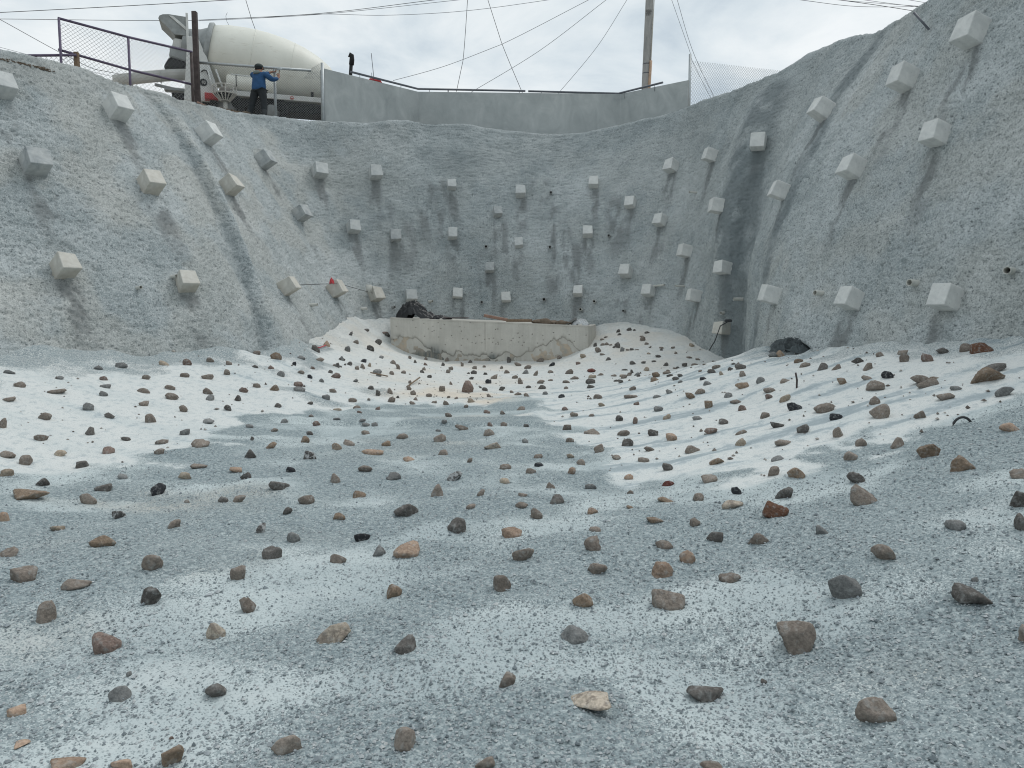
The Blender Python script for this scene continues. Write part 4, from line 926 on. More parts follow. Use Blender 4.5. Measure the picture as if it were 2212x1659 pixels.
def headwall():
    hroot = empty("headwall", ((TL[0] + TR[0]) / 2, (TL[1] + TR[1]) / 2, 0.0))
    n1, n2 = 420, 110; s = np.linspace(0, 1, n1); t = np.linspace(0, 1, n2); S_, T_ = np.meshgrid(s, t, indexing='ij'); S_, T_ = S_.ravel(), T_.ravel()
    top = TL[None] * (1 - S_[:, None]) + TR[None] * S_[:, None]; zb = -0.25
    co = top.copy(); co[:, 2] = zb + (top[:, 2] - zb) * T_
    e = (TR - TL); e[2] = 0; e /= np.linalg.norm(e); nn = np.array([e[1], -e[0], 0])
    # crack line (fraction along, drop below the top edge in metres)
    cl = np.array([(0, .62), (.04, .54), (.09, .50), (.14, .58), (.20, .85), (.29, .98), (.36, .88), (.42, 1.0), (.47, .98), (.53, 1.0), (.56, .9), (.60, .82), (.66, .88), (.72, .74), (.80, .56), (.86, .36), (.89, .34), (.93, .52), (.97, .70), (1.0, .78)])
    drop = top[:, 2] - co[:, 2]; line = np.interp(S_, cl[:, 0], cl[:, 1]) + 0.05 * fbm(np.stack([S_ * 34, S_ * 0, S_ * 0], 1), 4, 61)
    below = sstep(-0.012, 0.012, drop - line); cr_ = np.exp(-((drop - line) / (0.034 + 0.04 * (vnoise(np.stack([S_ * 50, S_ * 0, S_ * 0], 1), 5) > 0))) ** 2) * np.clip(0.55 + vnoise(np.stack([S_ * 40, T_ * 8, S_ * 0], 1), 66), 0, 1)
    seam = np.exp(-((S_ - 0.49) / 0.0016) ** 2) * (T_ > .45) + np.exp(-((S_ - 0.71) / 0.0016) ** 2) * (T_ < .55)
    hole = (1 - sstep(.1, .22, worley(np.stack([S_ * 62, drop * 14], 1), 41)[0])) * (worley(np.stack([S_ * 62, drop * 14], 1), 41)[1] > .9)
    off_ = -0.030 * below - 0.08 * cr_ - 0.012 * seam - 0.02 * hole + 0.006 * fbm(co * 6, 3, 70) + 0.018 * below * fbm(co * 5, 3, 71)
    co += nn[None] * off_[:, None]
    wet = np.exp(-((S_ - .23) / .05) ** 2) * sstep(.55, .9, drop) + np.exp(-((S_ - .53) / .025) ** 2) * sstep(.75, .95, drop) + .7 * np.exp(-((S_ - .14) / .05) ** 2) * sstep(.65, .9, drop) + .45 * sstep(.8, 1.05, drop)
    m_ = np_mesh("front_face", co - np.array(hroot.location), grid_faces(n1, n2)); vcol(m_, "masks", np.stack([below, np.clip(cr_ + seam * .5 + hole * .8, 0, 1), np.clip(wet, 0, 1)], 1).astype(np.float32))
    mh = mat_head(); f = link("front_face", m_, mh, hroot)
    # body behind the face
    off0 = Vector(hroot.location); k = 0.035
    f0, f1 = Vector(TL) - Vector(nn) * k, Vector(TR) - Vector(nn) * k
    b1 = Vector(at(1287, 697, 21.7)); b1.z = f1.z + .02; b1b = Vector((b1.x + .15, 23.6, b1.z)); b0 = Vector((f0.x - .05, 23.6, f0.z + .03))
    bm = bmesh.new(); tp = [bm.verts.new(p - off0) for p in (f0 - Vector((0, 0, .004)), f1 - Vector((0, 0, .004)), b1, b1b, b0)]
    bt = [bm.verts.new(Vector((p.co.x, p.co.y, -0.25))) for p in tp]; n = 5
    bm.faces.new(tp); bm.faces.new(bt[::-1])
    for q in range(n): bm.faces.new((bt[q], bt[(q + 1) % n], tp[(q + 1) % n], tp[q]))
    bmesh.ops.recalc_face_normals(bm, faces=list(bm.faces)); link("body", bm_mesh("body", bm), mh, hroot)
    # thin lip along the top edge closes the face against the body
    bm = bmesh.new(); e0, e1 = Vector(TL) + Vector(nn) * .012, Vector(TR) + Vector(nn) * .012; zl = Vector((0, 0, .018))
    q = [e0 - off0, e1 - off0, e1 - off0 - Vector(nn) * .25, e0 - off0 - Vector(nn) * .25]
    a_ = [bm.verts.new(p - Vector((0, 0, .012))) for p in q]; c_ = [bm.verts.new(p + zl) for p in q]
    bm.faces.new(c_); bm.faces.new(a_[::-1])
    for z in range(4): bm.faces.new((a_[z], a_[(z + 1) % 4], c_[(z + 1) % 4], c_[z]))
    bmesh.ops.recalc_face_normals(bm, faces=list(bm.faces)); link("top_edge", bm_mesh("top_edge", bm), mh, hroot)
    lab(hroot, "low weathered concrete wall with a jagged crack at the foot of the slope", "low wall")
    return nn
HN = headwall()
def on_head(u, back=0.25):
    f = (u - 843) / 427.0; p = TL * (1 - f) + TR * f; return Vector(p) - Vector(HN) * back + Vector((0, 0, .025))
# crumpled black sheet
def heap(name, c, sx, sy, sz, mat, seed, n=46, crease=0.5, tail=None):
    s = np.linspace(-1, 1, n); X, Y_ = np.meshgrid(s, s, indexing='ij'); X, Y_ = X.ravel(), Y_.ravel()
    r = np.sqrt((X * .95) ** 2 + (Y_ * .95) ** 2)
    p = np.stack([X * 2.2, Y_ * 2.2, X * 0 + seed], 1)
    fold = 1 - np.abs(fbm(p * 1.2, 4, seed)) * 1.6
    z = np.clip(1 - r ** 2.2, 0, 1) ** .6 * (1 - crease + crease * fold)
    if tail is not None: z = z * np.where(X > 0, 1 - tail * np.clip(X * 1.3, 0, 1), 1)
    co = np.stack([X * sx / 2 * (1 + .12 * vnoise(p * 1.5, seed + 3)), Y_ * sy / 2, np.maximum(z * sz, 0.0) + .012 * vnoise(p * 6, seed + 1)], 1)
    co[:, 2] = np.where(r > 1.0, -0.01, co[:, 2])
    o = link(name, np_mesh(name, co, grid_faces(n, n)), mat); o.location = c; return o
M_TARP = simple("black_plastic_sheet", (0.016, 0.017, 0.019), 0.38, 0, .4, 5, 0.0, .45)
M_SACK = simple("white_plastic_sack", (0.5, 0.52, 0.53), 0.5, 0, .25, 9)
M_MUD = simple("dried_mud", (0.16, 0.125, 0.095), .95, 0, .35, 10, .5)
ang = math.atan2(TR[1] - TL[1], TR[0] - TL[0])
o = heap("plastic_sheet", on_head(893, .35), 1.15, .6, .5, M_TARP, 3, 60, .55, .55); o.rotation_euler = (0, 0, ang); lab(o, "crumpled black plastic sheet heaped on the low concrete wall", "plastic sheet")
o = heap("plastic_sheet", on_head(950, .3), .62, .4, .12, M_TARP, 9, 40, .5, .4); o.rotation_euler = (0, 0, ang); lab(o, "flat trailing piece of black plastic beside the crumpled heap", "plastic sheet")
o = heap("sack", on_head(1251, .3), .5, .35, .17, M_SACK, 14, 40, .6); o.rotation_euler = (0, 0, ang); lab(o, "crumpled white plastic sack at right end of the low wall", "sack")
for (u0, u1, lift, mt, nm, lb) in [(1047, 1098, .1, M_WOODR, "plank", "reddish wooden plank with raised end on the low wall"), (1096, 1150, .0, M_WOOD, "plank", "dark wooden board lying beyond the reddish plank on the low wall"), (958, 1012, 0, M_RUSTP, "plank", "thin dark strip lying beside the black plastic on the low wall")]:
    a, c = on_head(u0, .2), on_head(u1, .2); d = c - a
    o = box(nm, (a + c) / 2 + Vector((0, 0, .05 + lift * .5)), (d.length, .16, .075 if lift or u0 == 1096 else .03), mt, None, .008); o.rotation_euler = (0, math.atan2(lift * 1.2, d.length), ang); lab(o, lb, "plank")
for k, u in enumerate((1162, 1180, 1194, 1212, 1226)):
    g = random.Random(k + 70); sz = [.26, .34, .2, .3, .2][k]; co, f = rock_shape(5000 + k, 3, 6); co = co * np.array([sz * 1.25, .25, [.13, .2, .11, .14, .1][k]])
    o = link("rubble_lump", np_mesh("rubble_lump", co, f), M_MUD); o.location = on_head(u, .22) + Vector((0, 0, .04)); o.rotation_euler = (0, 0, ang + g.uniform(-.3, .3))
    lab(o, "brown lump of dried mud on the low wall, %s from left of five" % ORD[k], "rubble", "mud lumps along the top of the low wall")
o = box("stone_slab", on_head(1234, .2) + Vector((0, 0, .09)), (.32, .14, .06), RM['g'], None, .01, (0, -.55, ang)); lab(o, "small grey slab leaning beside the white sack on the low wall", "stone")

# stones lodged in the hollow at the right wall foot
for k, (u, v, w_, h_, c, dy, lb) in enumerate([(1685,767,22,19,'o',-.1,"round orange-brown stone at the left mouth of the dark hollow"),(1720,757,22,15,'b',.12,"brown-grey stone inside the hollow, left of two"),(1737,755,20,15,'o',.12,"brownish stone at the right end inside the hollow"),
                                 (1668,766,18,12,'g',-.12,"flat grey stone left of the hollow against the wall foot"),(1693,776,22,8,'b',-.28,"flat stone just below the dark hollow"),(1741,765,16,9,'r',-.05,"small reddish stone below the right end of the hollow")]):
    D = 12.5 + dy; p = Vector(at(u, v, D)); co, f = rock_shape(8000 + k, 3, 9); w3, h3 = w_ * D / FU, h_ * D / FU
    o = link("rock", np_mesh("rock", co * np.array([w3, w3 * .8, h3 * 1.1]), f), RM[c]); o.location = p; lab(o, lb, "rock", "stones in the hollow at the wall foot")

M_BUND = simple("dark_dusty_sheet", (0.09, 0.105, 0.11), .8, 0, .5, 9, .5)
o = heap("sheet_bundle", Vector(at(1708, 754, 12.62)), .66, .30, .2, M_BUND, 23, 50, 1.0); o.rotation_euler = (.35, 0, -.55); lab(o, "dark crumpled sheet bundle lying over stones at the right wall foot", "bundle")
# string between the lower left blocks, with its bits
p1, n1, s1 = block_top[(613, 625)]; p2, n2, s2 = block_top[(718, 630)]; p3_, n3, s3 = block_top[(805, 641)]
tube("string_line", [p1 + n1 * s1 * .5, (p1 + p2) / 2 + n1 * .3, p2 + n2 * s2 * .6 + Vector((0, 0, .1)), p3_ + n3 * s3 * .5, Vector(at(857, 643, p3_.y + .9))], .007, M_CABLE)
lab(bpy.data.objects["string_line"], "dark string stretched between the lower left concrete cubes", "string")
o = tube("pipe_offcut", [Vector(at(796, 632, p3_.y - .45)), Vector(at(797, 615, p3_.y - .45))], .085, M_PVC, None, 16); lab(o, "short white pipe offcut standing on a lower left concrete cube", "pipe")
rg = heap("red_rag", Vector(at(717, 612, p2.y - .4)), .12, .1, .17, simple("red_plastic", (.55, .06, .07), .5), 5, 14, .5); lab(rg, "red plastic scrap standing on a lower left concrete cube", "rag")
o = tube("rope_scrap", [on_floor(677, 749) + Vector((0, 0, .03)), on_floor(690, 750) + Vector((0, 0, .035)), on_floor(704, 750) + Vector((0, 0, .03))], .012, simple("red_cord", (.6, .08, .1), .6)); lab(o, "short red cord beside a dark rock on the left bank", "cord")
o = tube("stick", [on_floor(879, 839) + Vector((0, 0, .03)), on_floor(907, 824) + Vector((0, 0, .08))], .014, M_WOOD); lab(o, "thin dark stick lying on the pale floor before the low wall", "stick")
o = tube("stick", [on_floor(800, 808) + Vector((0, 0, .04)), on_floor(838, 817) + Vector((0, 0, .04))], .012, M_WOOD); lab(o, "dark stick lying at the gravel lip left of the pale floor", "stick")
pz = on_floor(1721, 838); o = tube("steel_stake", [pz - Vector((0, 0, .1)), pz + Vector((0, 0, .1)), pz + Vector((-.02, 0, .19))], .012, M_RUSTP); lab(o, "short rusty steel stake standing in the right white bank", "stake")
hh = hit_wall(2000, 58); o = tube("steel_rod", [Vector(at(1974, 27, hh[0].y - .1)), Vector(at(2007, 64, hh[0].y - .25))], .018, M_RAIL); lab(o, "bare steel rod sticking out near the top of the right wall", "rod")
pb_, nb_, sb_ = block_top[(1566, 710)]
o = tube("cable", [Vector(at(1578, 692, pb_.y - .3)), Vector(at(1556, 704, pb_.y - .45)), Vector(at(1545, 735, pb_.y - .2)), Vector(at(1532, 757, pb_.y - .1))], .012, M_CABLE); lab(o, "black cable hanging over the lowest right concrete cube", "cable")
o = box("clamp", Vector(at(1573, 693, pb_.y - .3)), (.16, .08, .07), M_CABLE, None, .015); lab(o, "small black fitting on top of the lowest right concrete cube", "fitting")
o = heap("red_rag", Vector(at(1702, 623, block_top[(1678, 640)][0].y - .1)), .08, .07, .08, simple("red_tape", (.6, .12, .1), .5), 6, 12, .4); lab(o, "red tape scrap on the concrete cube right of the cleft", "rag")
hp = on_floor(2082, 917)
arcp = [hp + Vector((.085 * math.cos(t), 0.02, -.04 + .10 * math.sin(t))) for t in np.linspace(0, math.pi, 14)]
o = tube("hose_loop", arcp, .011, M_CABLE); lab(o, "black hose loop half buried in gravel on the right", "hose")

# ------------------------------------------------------------------ parapet, rail, pole
PA, PB_, PC, PD = A(700, 148, 24.4), A(903, 198, 27.0), A(1340, 203, 27.0), A(1487, 173, 25.6)
zt = (PA[2] + PB_[2] + PC[2] + PD[2]) / 4
para = empty("parapet_wall", ((PB_[0] + PC[0]) / 2, 27.0, 7.2)); po = Vector(para.location)
def panel(name, p, q, th=.22, z0=6.6):
    p, q = Vector(p), Vector(q); e = (q - p); e.z = 0; e.normalize(); bk = Vector((-e.y, e.x, 0)) * th
    a = [Vector((p.x, p.y, z0)), Vector((q.x, q.y, z0)), Vector((q.x, q.y, q.z)), Vector((p.x, p.y, p.z))]
    return prism(name, [x - po for x in a], bk, M_CONC, para, 0)
panel("left_wing", PA, PB_ - np.array([.001, 0, 0])); panel("middle_panel", PB_, PC); panel("right_wing", PC + np.array([.001, 0, 0]), PD)
lab(para, "plain grey concrete parapet with two angled wings on top of the slope", "wall")
rail = empty("railing", po); 
rp = [A(757, 155, 25.2), A(903, 192, 27.05), A(1135, 196.5, 27.05)]; rp2 = [A(1141, 197, 27.05), A(1336, 202, 27.05), A(1432, 178, 26.1)]
tube("rail_pipe", [Vector(p) - po for p in rp], .033, M_RAIL, rail, 10); tube("rail_pipe", [Vector(p) - po for p in rp2], .033, M_RAIL, rail, 10)
for u in (776, 864, 928, 968, 1122, 1170, 1310, 1350, 1415):
    if u < 903: f = (u - 757) / 146.; p = rp[0] * (1 - f) + rp[1] * f
    elif u < 1138: f = (u - 903) / 232.; p = rp[1] * (1 - f) + rp[2] * f
    elif u < 1336: f = (u - 1141) / 195.; p = rp2[0] * (1 - f) + rp2[1] * f
    else: f = (u - 1336) / 96.; p = rp2[1] * (1 - f) + rp2[2] * f
    p = Vector(p) - po; tube("support", [p, p - Vector((0, 0, .22))], .009 if u != 968 else .02, M_RAIL, rail, 6)
lab(rail, "thin dark pipe railing running along the concrete parapet", "railing")

def mat_pole():
    b = NB("pole_concrete"); v = b.geo(); n1 = b.noise(b.mapv(v, (6, 6, 1.2)), 1.4, 5, .65); n2 = b.noise(v, 2.6, 4, .6)
    c = b.ramp(n1, [(.3, (.24, .25, .25)), (.7, (.42, .42, .41))]); c = b.mix(b.ramp(n2, [(.62, 0), (.7, .8)]), c, (.09, .09, .09)); b.col(c); return b.m
bp = Vector(at(1395, 190, 31.0)); tp_ = Vector(at(1403, 0, 31.0)); dirp = (tp_ - bp) / (tp_.z - bp.z)
pole = empty("utility_pole", (bp.x, 31, 7.0)); pp_ = Vector(pole.location)
def pol(z): return bp + dirp * (z - bp.z) - pp_
tube("shaft", [pol(6.9), pol(bp.z), pol(tp_.z), pol(18)], [.175, .165, .15, .12], mat_pole(), pole, 20)
for v_ in (139, 159):
    z = Vector(at(1396, v_, 31)).z; q = pol(z); tube("band", [q - Vector((0, 0, .02)), q + Vector((0, 0, .02))], .163, M_RAIL, pole, 20)
M_COND = simple("orange_conduit", (.42, .29, .2), .6, 0, .25, 5)
q0 = Vector(at(1406, 131, 30.85)) - pp_; q1 = Vector(at(1402.5, 188, 30.85)) - pp_; tube("conduit", [q1 - Vector((0, 0, 1.5)), q1, q0], .055, M_COND, pole, 10)
tube("riser_cable", [q0, Vector(at(1413, 0, 30.9)) - pp_, Vector(at(1415, -90, 30.9)) - pp_], .02, M_PVC, pole, 6)
for k in (0, 1): box("crossarm", Vector((0, -.1, 10.2 - k * .6)) + Vector((pol(17).x, pol(17).y, 0)), (2.0, .1, .12), M_WOOD, pole, .01)
lab(pole, "round concrete utility pole rising behind the parapet", "utility pole")

# ------------------------------------------------------------------ wires
WIRES = [([(-200,36),(0,27),(250,14),(497,0),(900,-30)],28,.014,"dark overhead wire crossing the top left corner"),
 ([(-200,40),(0,41),(420,44),(691,29),(937,0),(1300,-50)],29,.012,"grey overhead wire running over the gate and mixer"),
 ([(430,45),(691,31),(990,0),(1350,-45)],29.5,.010,"overhead wire above the mixer, middle of three converging at left"),
 ([(560,39),(691,30.5),(832,33),(1000,24),(1183,0),(1400,-35)],30,.010,"overhead wire above the parapet sagging lowest of the three converging"),
 ([(-150,-40),(0,42),(127,112),(206,150),(275,163)],30,.013,"wire slanting down from the top left behind the violet gate"),
 ([(-150,72),(0,102),(60,118),(160,146),(275,172)],32,.009,"thin faint wire low over the left crest"),
 ([(491,27),(488,34),(490,46),(500,62),(512,88)],29,.008,"short hooked wire end hanging above the drum"),
 ([(520,-60),(531,0),(543,40),(563,95)],29.8,.013,"dark wire dropping steeply behind the drum"),
 ([(1014,-60),(1010,0),(1000,132),(986,198)],28.6,.012,"wire dropping almost straight down behind the left parapet"),
 ([(1035,-60),(1054,0),(1083,91),(1129,202)],28.4,.012,"wire slanting down to the right behind the middle parapet"),
 ([(1390,-60),(1271,0),(1083,96),(960,143),(849,174)],30.5,.011,"long shallow wire slanting down left to the railing start"),
 ([(1390,-60),(1309,0),(1166,109),(1018,199)],30.2,.011,"wire slanting down left to the middle of the parapet"),
 ([(1392,-60),(1354,0),(1289,102),(1204,204)],30.0,.010,"steep wire slanting down left just beside the pole"),
 ([(1432,-60),(1451,0),(1492,117),(1495,131),(1536,213),(1550,240)],31.5,.010,"left of two guy wires passing the right fence post"),
 ([(1446,-60),(1463,0),(1496,109),(1543,211),(1560,245)],31.0,.011,"right of two guy wires passing the right fence post"),
 ([(1600,-35),(1730,0),(1837,13),(1935,15),(2013,13),(2200,-5)],28,.011,"sagging wire leftmost of those over the right wall"),
 ([(1700,-25),(1814,0),(1900,12),(1982,25),(2100,46)],28.5,.013,"lowest wire meeting the crest of the right wall"),
 ([(1700,-14),(1812,0),(2005,15),(2150,28)],29,.010,"middle wire meeting the crest of the right wall"),
 ([(1760,-18),(1868,0),(1999,17),(2150,38)],29.5,.010,"thin wire just above the middle wire at the right crest"),
 ([(1850,-22),(1964,0),(2019,9),(2200,40)],30,.010,"shortest wire in view at the top of the right wall")]
def smooth_pts(P_, n=10):
    P_ = [Vector(p) for p in P_]; o = []
    for i in range(len(P_) - 1):
        a, b_, c, d = P_[max(i - 1, 0)], P_[i], P_[i + 1], P_[min(i + 2, len(P_) - 1)]
        for k in range(n):
            t = k / n; m1, m2 = (c - a) * .5, (d - b_) * .5
            if (c - a).length > 2.2 * (c - b_).length: m1 = (c - b_)
            if (d - b_).length > 2.2 * (c - b_).length: m2 = (c - b_)
            o.append((2 * t ** 3 - 3 * t * t + 1) * b_ + (t ** 3 - 2 * t * t + t) * m1 + (-2 * t ** 3 + 3 * t * t) * c + (t ** 3 - t * t) * m2)
    return o + [P_[-1]]
for pl, Y, r, lb in WIRES:
    o = tube("overhead_wire", smooth_pts([at(u, v, Y) for u, v in pl], 8), r * .8, M_CABLE if r > .0115 else M_RAIL, None, 5); lab(o, lb, "wire", "overhead wires and guys")

# ------------------------------------------------------------------ fences
def post(u, v0, Y, r, mat, parent, name="post", v1=None, n=10):
    t = Vector(at(u, v0, Y)); zb = top_z(t.x, t.y) - .25 if v1 is None else Vector(at(u, v1, Y)).z
    return tube(name, [Vector((t.x, t.y, zb)) - Vector(parent.location), t - Vector(parent.location)], r, mat, parent, n)
g1 = at(127, 40, 20.4); g3 = at(415, 110, 23.0)
def gY(u): f = (u - 127) / 288.; iy = (1 - f) / 20.4 + f / 23.0; return 1 / iy
gate = empty("gate", (g1.x, g1.y, 7.0)); go = Vector(gate.location)
for u, v0 in ((127, 40), (277, 82)): post(u, v0, gY(u), .032, M_PURPLE, gate)
post(413, 112, 23.0, .042, M_RUSTP, gate)
tube("top_rail", [at(125, 39, 20.4) - go, at(277, 80, gY(277)) - go, at(415, 112, 23.0) - go], .032, M_PURPLE, gate, 10)
tube("middle_rail", [at(126, 107, 20.4) - go, at(277, 150, gY(277)) - go, at(414, 182, 23.0) - go], .032, M_PURPLE, gate, 10)
chain_link("mesh", at(130, 160, 20.42) - go, at(412, 250, 23.02) - go, at(412, 113, 23.02) - go, at(130, 47, 20.42) - go, .115, .0042, M_WIRE, gate)
lab(gate, "violet pipe gate with chain-link mesh on the left crest", "gate")
sf = empty("fence", at(60, 200, 20.0)); so = Vector(sf.location)
tube("top_rail", [at(-120, 121, 19.8) - so, at(0, 120.5, 20.0) - so, at(165, 119, 20.6) - so], .035, M_PURPLE, sf, 8)
wp = at(165, 117, 20.7); box("wooden_post", Vector((wp.x, wp.y, wp.z - .7)) - so, (.11, .11, 1.5), M_WOOD, sf, .01)
chain_link("mesh", at(-120, 170, 19.85) - so, at(163, 190, 20.65) - so, at(163, 121, 20.65) - so, at(-120, 123, 19.85) - so, .115, .004, M_WIRE, sf)
lab(sf, "low chain-link fence with wooden post behind the violet gate", "fence")
tpst = empty("gate_post", at(421, 222, 23.5)); to = Vector(tpst.location); t_ = at(420, 25, 23.5); zb = top_z(t_.x, t_.y) - .3
box("shaft", Vector((t_.x, t_.y, (t_.z + zb) / 2)) - to, (.14, .14, t_.z - zb), M_RUSTP, tpst, .012)
for z in (.35, .62): box("hinge", Vector((t_.x - .1, t_.y - .05, zb + (t_.z - zb) * z)) - to, (.07, .06, .16), M_RUSTP, tpst, .01)
lab(tpst, "tall square rusty dark gate post between gate and mixer", "post")
ff = empty("fence", at(593, 250, 24.0)); fo = Vector(ff.location)
tube("top_rail", [at(428, 135, 23.6) - fo, at(593, 147, 24.15) - fo, at(672, 152.5, 24.4) - fo], .04, M_GALV, ff, 12)
post(593, 150, 24.15, .042, M_GALV, ff); post(696, 136, 24.3, .045, M_GALV, ff)
chain_link("mesh", at(430, 262, 23.62) - fo, at(694, 272, 24.32) - fo, at(694, 155, 24.32) - fo, at(430, 137, 23.62) - fo, .075, .0030, M_WIRE, ff)
chain_link("loose_mesh", at(655, 170, 24.45) - fo, at(694, 172, 24.34) - fo, at(694, 134, 24.34) - fo, at(672, 148, 24.45) - fo, .075, .0034, M_WIRE, ff)
lab(ff, "unfinished galvanised chain-link fence between gate post and parapet", "fence")
rf = empty("fence", at(1491, 225, 25.7)); ro_ = Vector(rf.location)
post(1491, 117, 25.7, .045, M_GALV, rf); post(1697, 151, 27.4, .045, M_GALV, rf)
chain_link("mesh", at(1493, 235, 25.72) - ro_, at(1700, 215, 27.42) - ro_, at(1700, 154, 27.42) - ro_, at(1493, 131, 25.72) - ro_, .10, .0042, M_WIRE, rf)
lab(rf, "chain-link fence on the crest right of the parapet", "fence")
# small far pole with cross piece
fp = at(267, 165, 34); e = empty("distant_pole", (fp.x, fp.y, 6.5)); eo = Vector(e.location)
tube("shaft", [Vector((0, 0, 0)), fp - eo], .05, M_RUSTP, e, 8); tube("arm", [fp - eo + Vector((-.12, 0, -.05)), fp - eo + Vector((.1, 0, .02))], .05, M_RUSTP, e, 6)
tube("cable_loop", [fp - eo + Vector((.35 + .42 * math.cos(t) - .2, 0, -.25 + .3 * math.sin(t))) for t in np.linspace(2.4, -1.9, 12)], .01, M_CABLE, e, 5)
lab(e, "small distant pole with looping cable seen through the violet gate", "pole")
# timber and rubble on the crest by the post
for k, (u0, v0, u1, v1, mt, lb) in enumerate([(426, 222, 472, 243, M_WOODR, "reddish plank sloping down beside the rusty gate post"), (430, 229, 458, 240, M_WOOD, "short weathered plank under the reddish one by the gate post")]):
    a, c = at(u0, v0, 22.2), at(u1, v1, 22.7); d = c - a
    o = tube("plank", [a, c], .045, mt, None, 4); lab(o, lb, "plank")
gco, gf, go_ = [], [], 0
for k in range(260):
    g = random.Random(k); u = g.uniform(425, 535); f = (u - 425) / 110; v = 228 + 20 * f + g.uniform(-5, 4); Y = 21.6 + 1.2 * f + g.uniform(0, .5)
    x = at(u, v, Y); z = top_z(x.x, x.y); co, fcs = rock_shape(9000 + k % 9, 1, 8); s = g.uniform(.04, .15)
    co = co * np.array([s * 1.4, s, s * .8]) + np.array([x.x, x.y, max(z, x.z - .05) + .01]); gco.append(co); gf.append(fcs + go_); go_ += len(co)
o = link("rubble", np_mesh("rubble", np.concatenate(gco), np.concatenate(gf), False), M_MUD); lab(o, "brown rubble and wood chips along the crest below the mixer", "rubble", kind="stuff")

gco, gf, go_ = [], [], 0
for k in range(150):
    g = random.Random(500 + k); u = g.uniform(-20, 125); hw = hit_wall(u, 124 + .235 * max(u, 0) + g.uniform(0, 5) + 3)
    if hw is None: continue
    co, fcs = rock_shape(9100 + k % 9, 1, 8); s = g.uniform(.015, .05)
    co = co * np.array([s * 1.8, s * 1.2, s * .7]) + np.array(hw[0]) + np.array([0, .05, .03]); gco.append(co); gf.append(fcs + go_); go_ += len(co)
o = link("soil_crumbs", np_mesh("soil_crumbs", np.concatenate(gco), np.concatenate(gf), False), M_MUD); lab(o, "dry brown soil crumbs along the crest at far left", "soil", kind="stuff")

# ================================================================== MIXER TRUCK
M_CREAM = None
def mat_drum():
    b = NB("drum_cream_paint"); v = b.obj(); n1 = b.noise(v, .9, 5, .6); n2 = b.noise(b.mapv(v, (1, 5, 5)), 1.6, 5, .65, .5); n3 = b.noise(v, 20, 4, .6)
    c = b.ramp(n1, [(.3, (.65, .65, .585)), (.7, (.77, .77, .70))]); c = b.mix(b.ramp(n2, [(.60, 0), (.74, .45)]), c, (.36, .31, .23)); c = b.mix(b.ramp(n3, [(.66, 0), (.74, .5)]), c, (.3, .27, .22))
    b.col(c); b.set(.5, spec=.4); return b.m
M_CREAM = mat_drum()
M_TW = simple("truck_white_paint", (.62, .635, .62), .45, 0, .15, 4)
M_TG = simple("cement_grey_steel", (.30, .32, .32), .7, .1, .25, 5)
M_BLK_ = simple("black_rubber", (.018, .019, .02), .8, 0, .3, 8)
M_LAMP = simple("red_lens", (.45, .05, .03), .3, 0, .2)
TH = math.radians(19)
tr = empty("mixer_truck", (at(450, 150, 26).x, 26.0, 7.55), TH)
def lathe(name, prof, o0, axis_, mat, parent, n=48):
    ax = Vector(axis_).normalized(); a = ax.cross(Vector((0, 1, 0))).normalized(); c = ax.cross(a); bm = bmesh.new(); rings = []
    for t, r in prof: rings.append([bm.verts.new(Vector(o0) + ax * t + (a * math.cos(2 * math.pi * k / n) + c * math.sin(2 * math.pi * k / n)) * max(r, .002)) for k in range(n)])
    for p, q in zip(rings, rings[1:]):
        for k in range(n): bm.faces.new((p[k], p[(k + 1) % n], q[(k + 1) % n], q[k]))
    bmesh.ops.recalc_face_normals(bm, faces=list(bm.faces)); m_ = bm_mesh(name, bm, True); return link(name, m_, mat, parent)
axd = Vector((.98, 0, -.20)); d0 = Vector((0, 0, 2.33))
drum = lathe("drum", [(0, .74), (.06, .86), (.5, 1.0), (1.1, 1.10), (1.7, 1.14), (2.3, 1.12), (2.9, 1.03), (3.4, .88), (3.85, .66), (4.08, .40), (4.1, 0)], d0, axd, M_CREAM, tr)
lathe("ring", [(-.04, .78), (-.06, .90), (.06, .94), (.10, .90), (.10, .84)], d0, axd, M_TG, drum)
lathe("neck", [(-.75, .50), (-.3, .62), (-.03, .77)], d0, axd, M_TG, drum)
for t in (1.35, 2.6): lathe("weld_band", [(t - .02, 1.112 if t < 2 else 1.075), (t - .012, 1.128 if t < 2 else 1.088), (t + .012, 1.13 if t < 2 else 1.078), (t + .02, 1.117 if t < 2 else 1.06)], d0, axd, M_CREAM, drum)
# charging scoop: half funnel opening to the rear
def sheet(name, rows, mat, parent, th=.015):
    bm = bmesh.new(); g = [[bm.verts.new(p) for p in r] for r in rows]
    for a, c in zip(g, g[1:]):
        for k in range(len(a) - 1): bm.faces.new((a[k], a[k + 1], c[k + 1], c[k]))
    bmesh.ops.recalc_face_normals(bm, faces=list(bm.faces)); bmesh.ops.solidify(bm, geom=list(bm.faces), thickness=th)
    m_ = bm_mesh(name, bm, False); return link(name, m_, mat, parent)
side = [(-1.40, 3.06), (-1.36, 3.15), (-1.26, 3.20), (-1.10, 3.22), (-.58, 3.20), (-.58, 2.62), (-.95, 2.62), (-1.12, 2.80)]
sc_ = prism("charging_hopper", [(x, -.50, z) for x, z in side], (0, .03, 0), M_TG, tr, .008)
prism("side_plate", [(x, .47, z) for x, z in side], (0, .03, 0), M_TG, sc_, .008)
sheet("scoop_plate", [[Vector((x, y, z)) for y in (-.47, .47)] for x, z in [(-1.26, 3.18), (-1.37, 3.12), (-1.39, 3.06), (-1.11, 2.80), (-.95, 2.63), (-.58, 2.63)]], M_TG, sc_, .02)
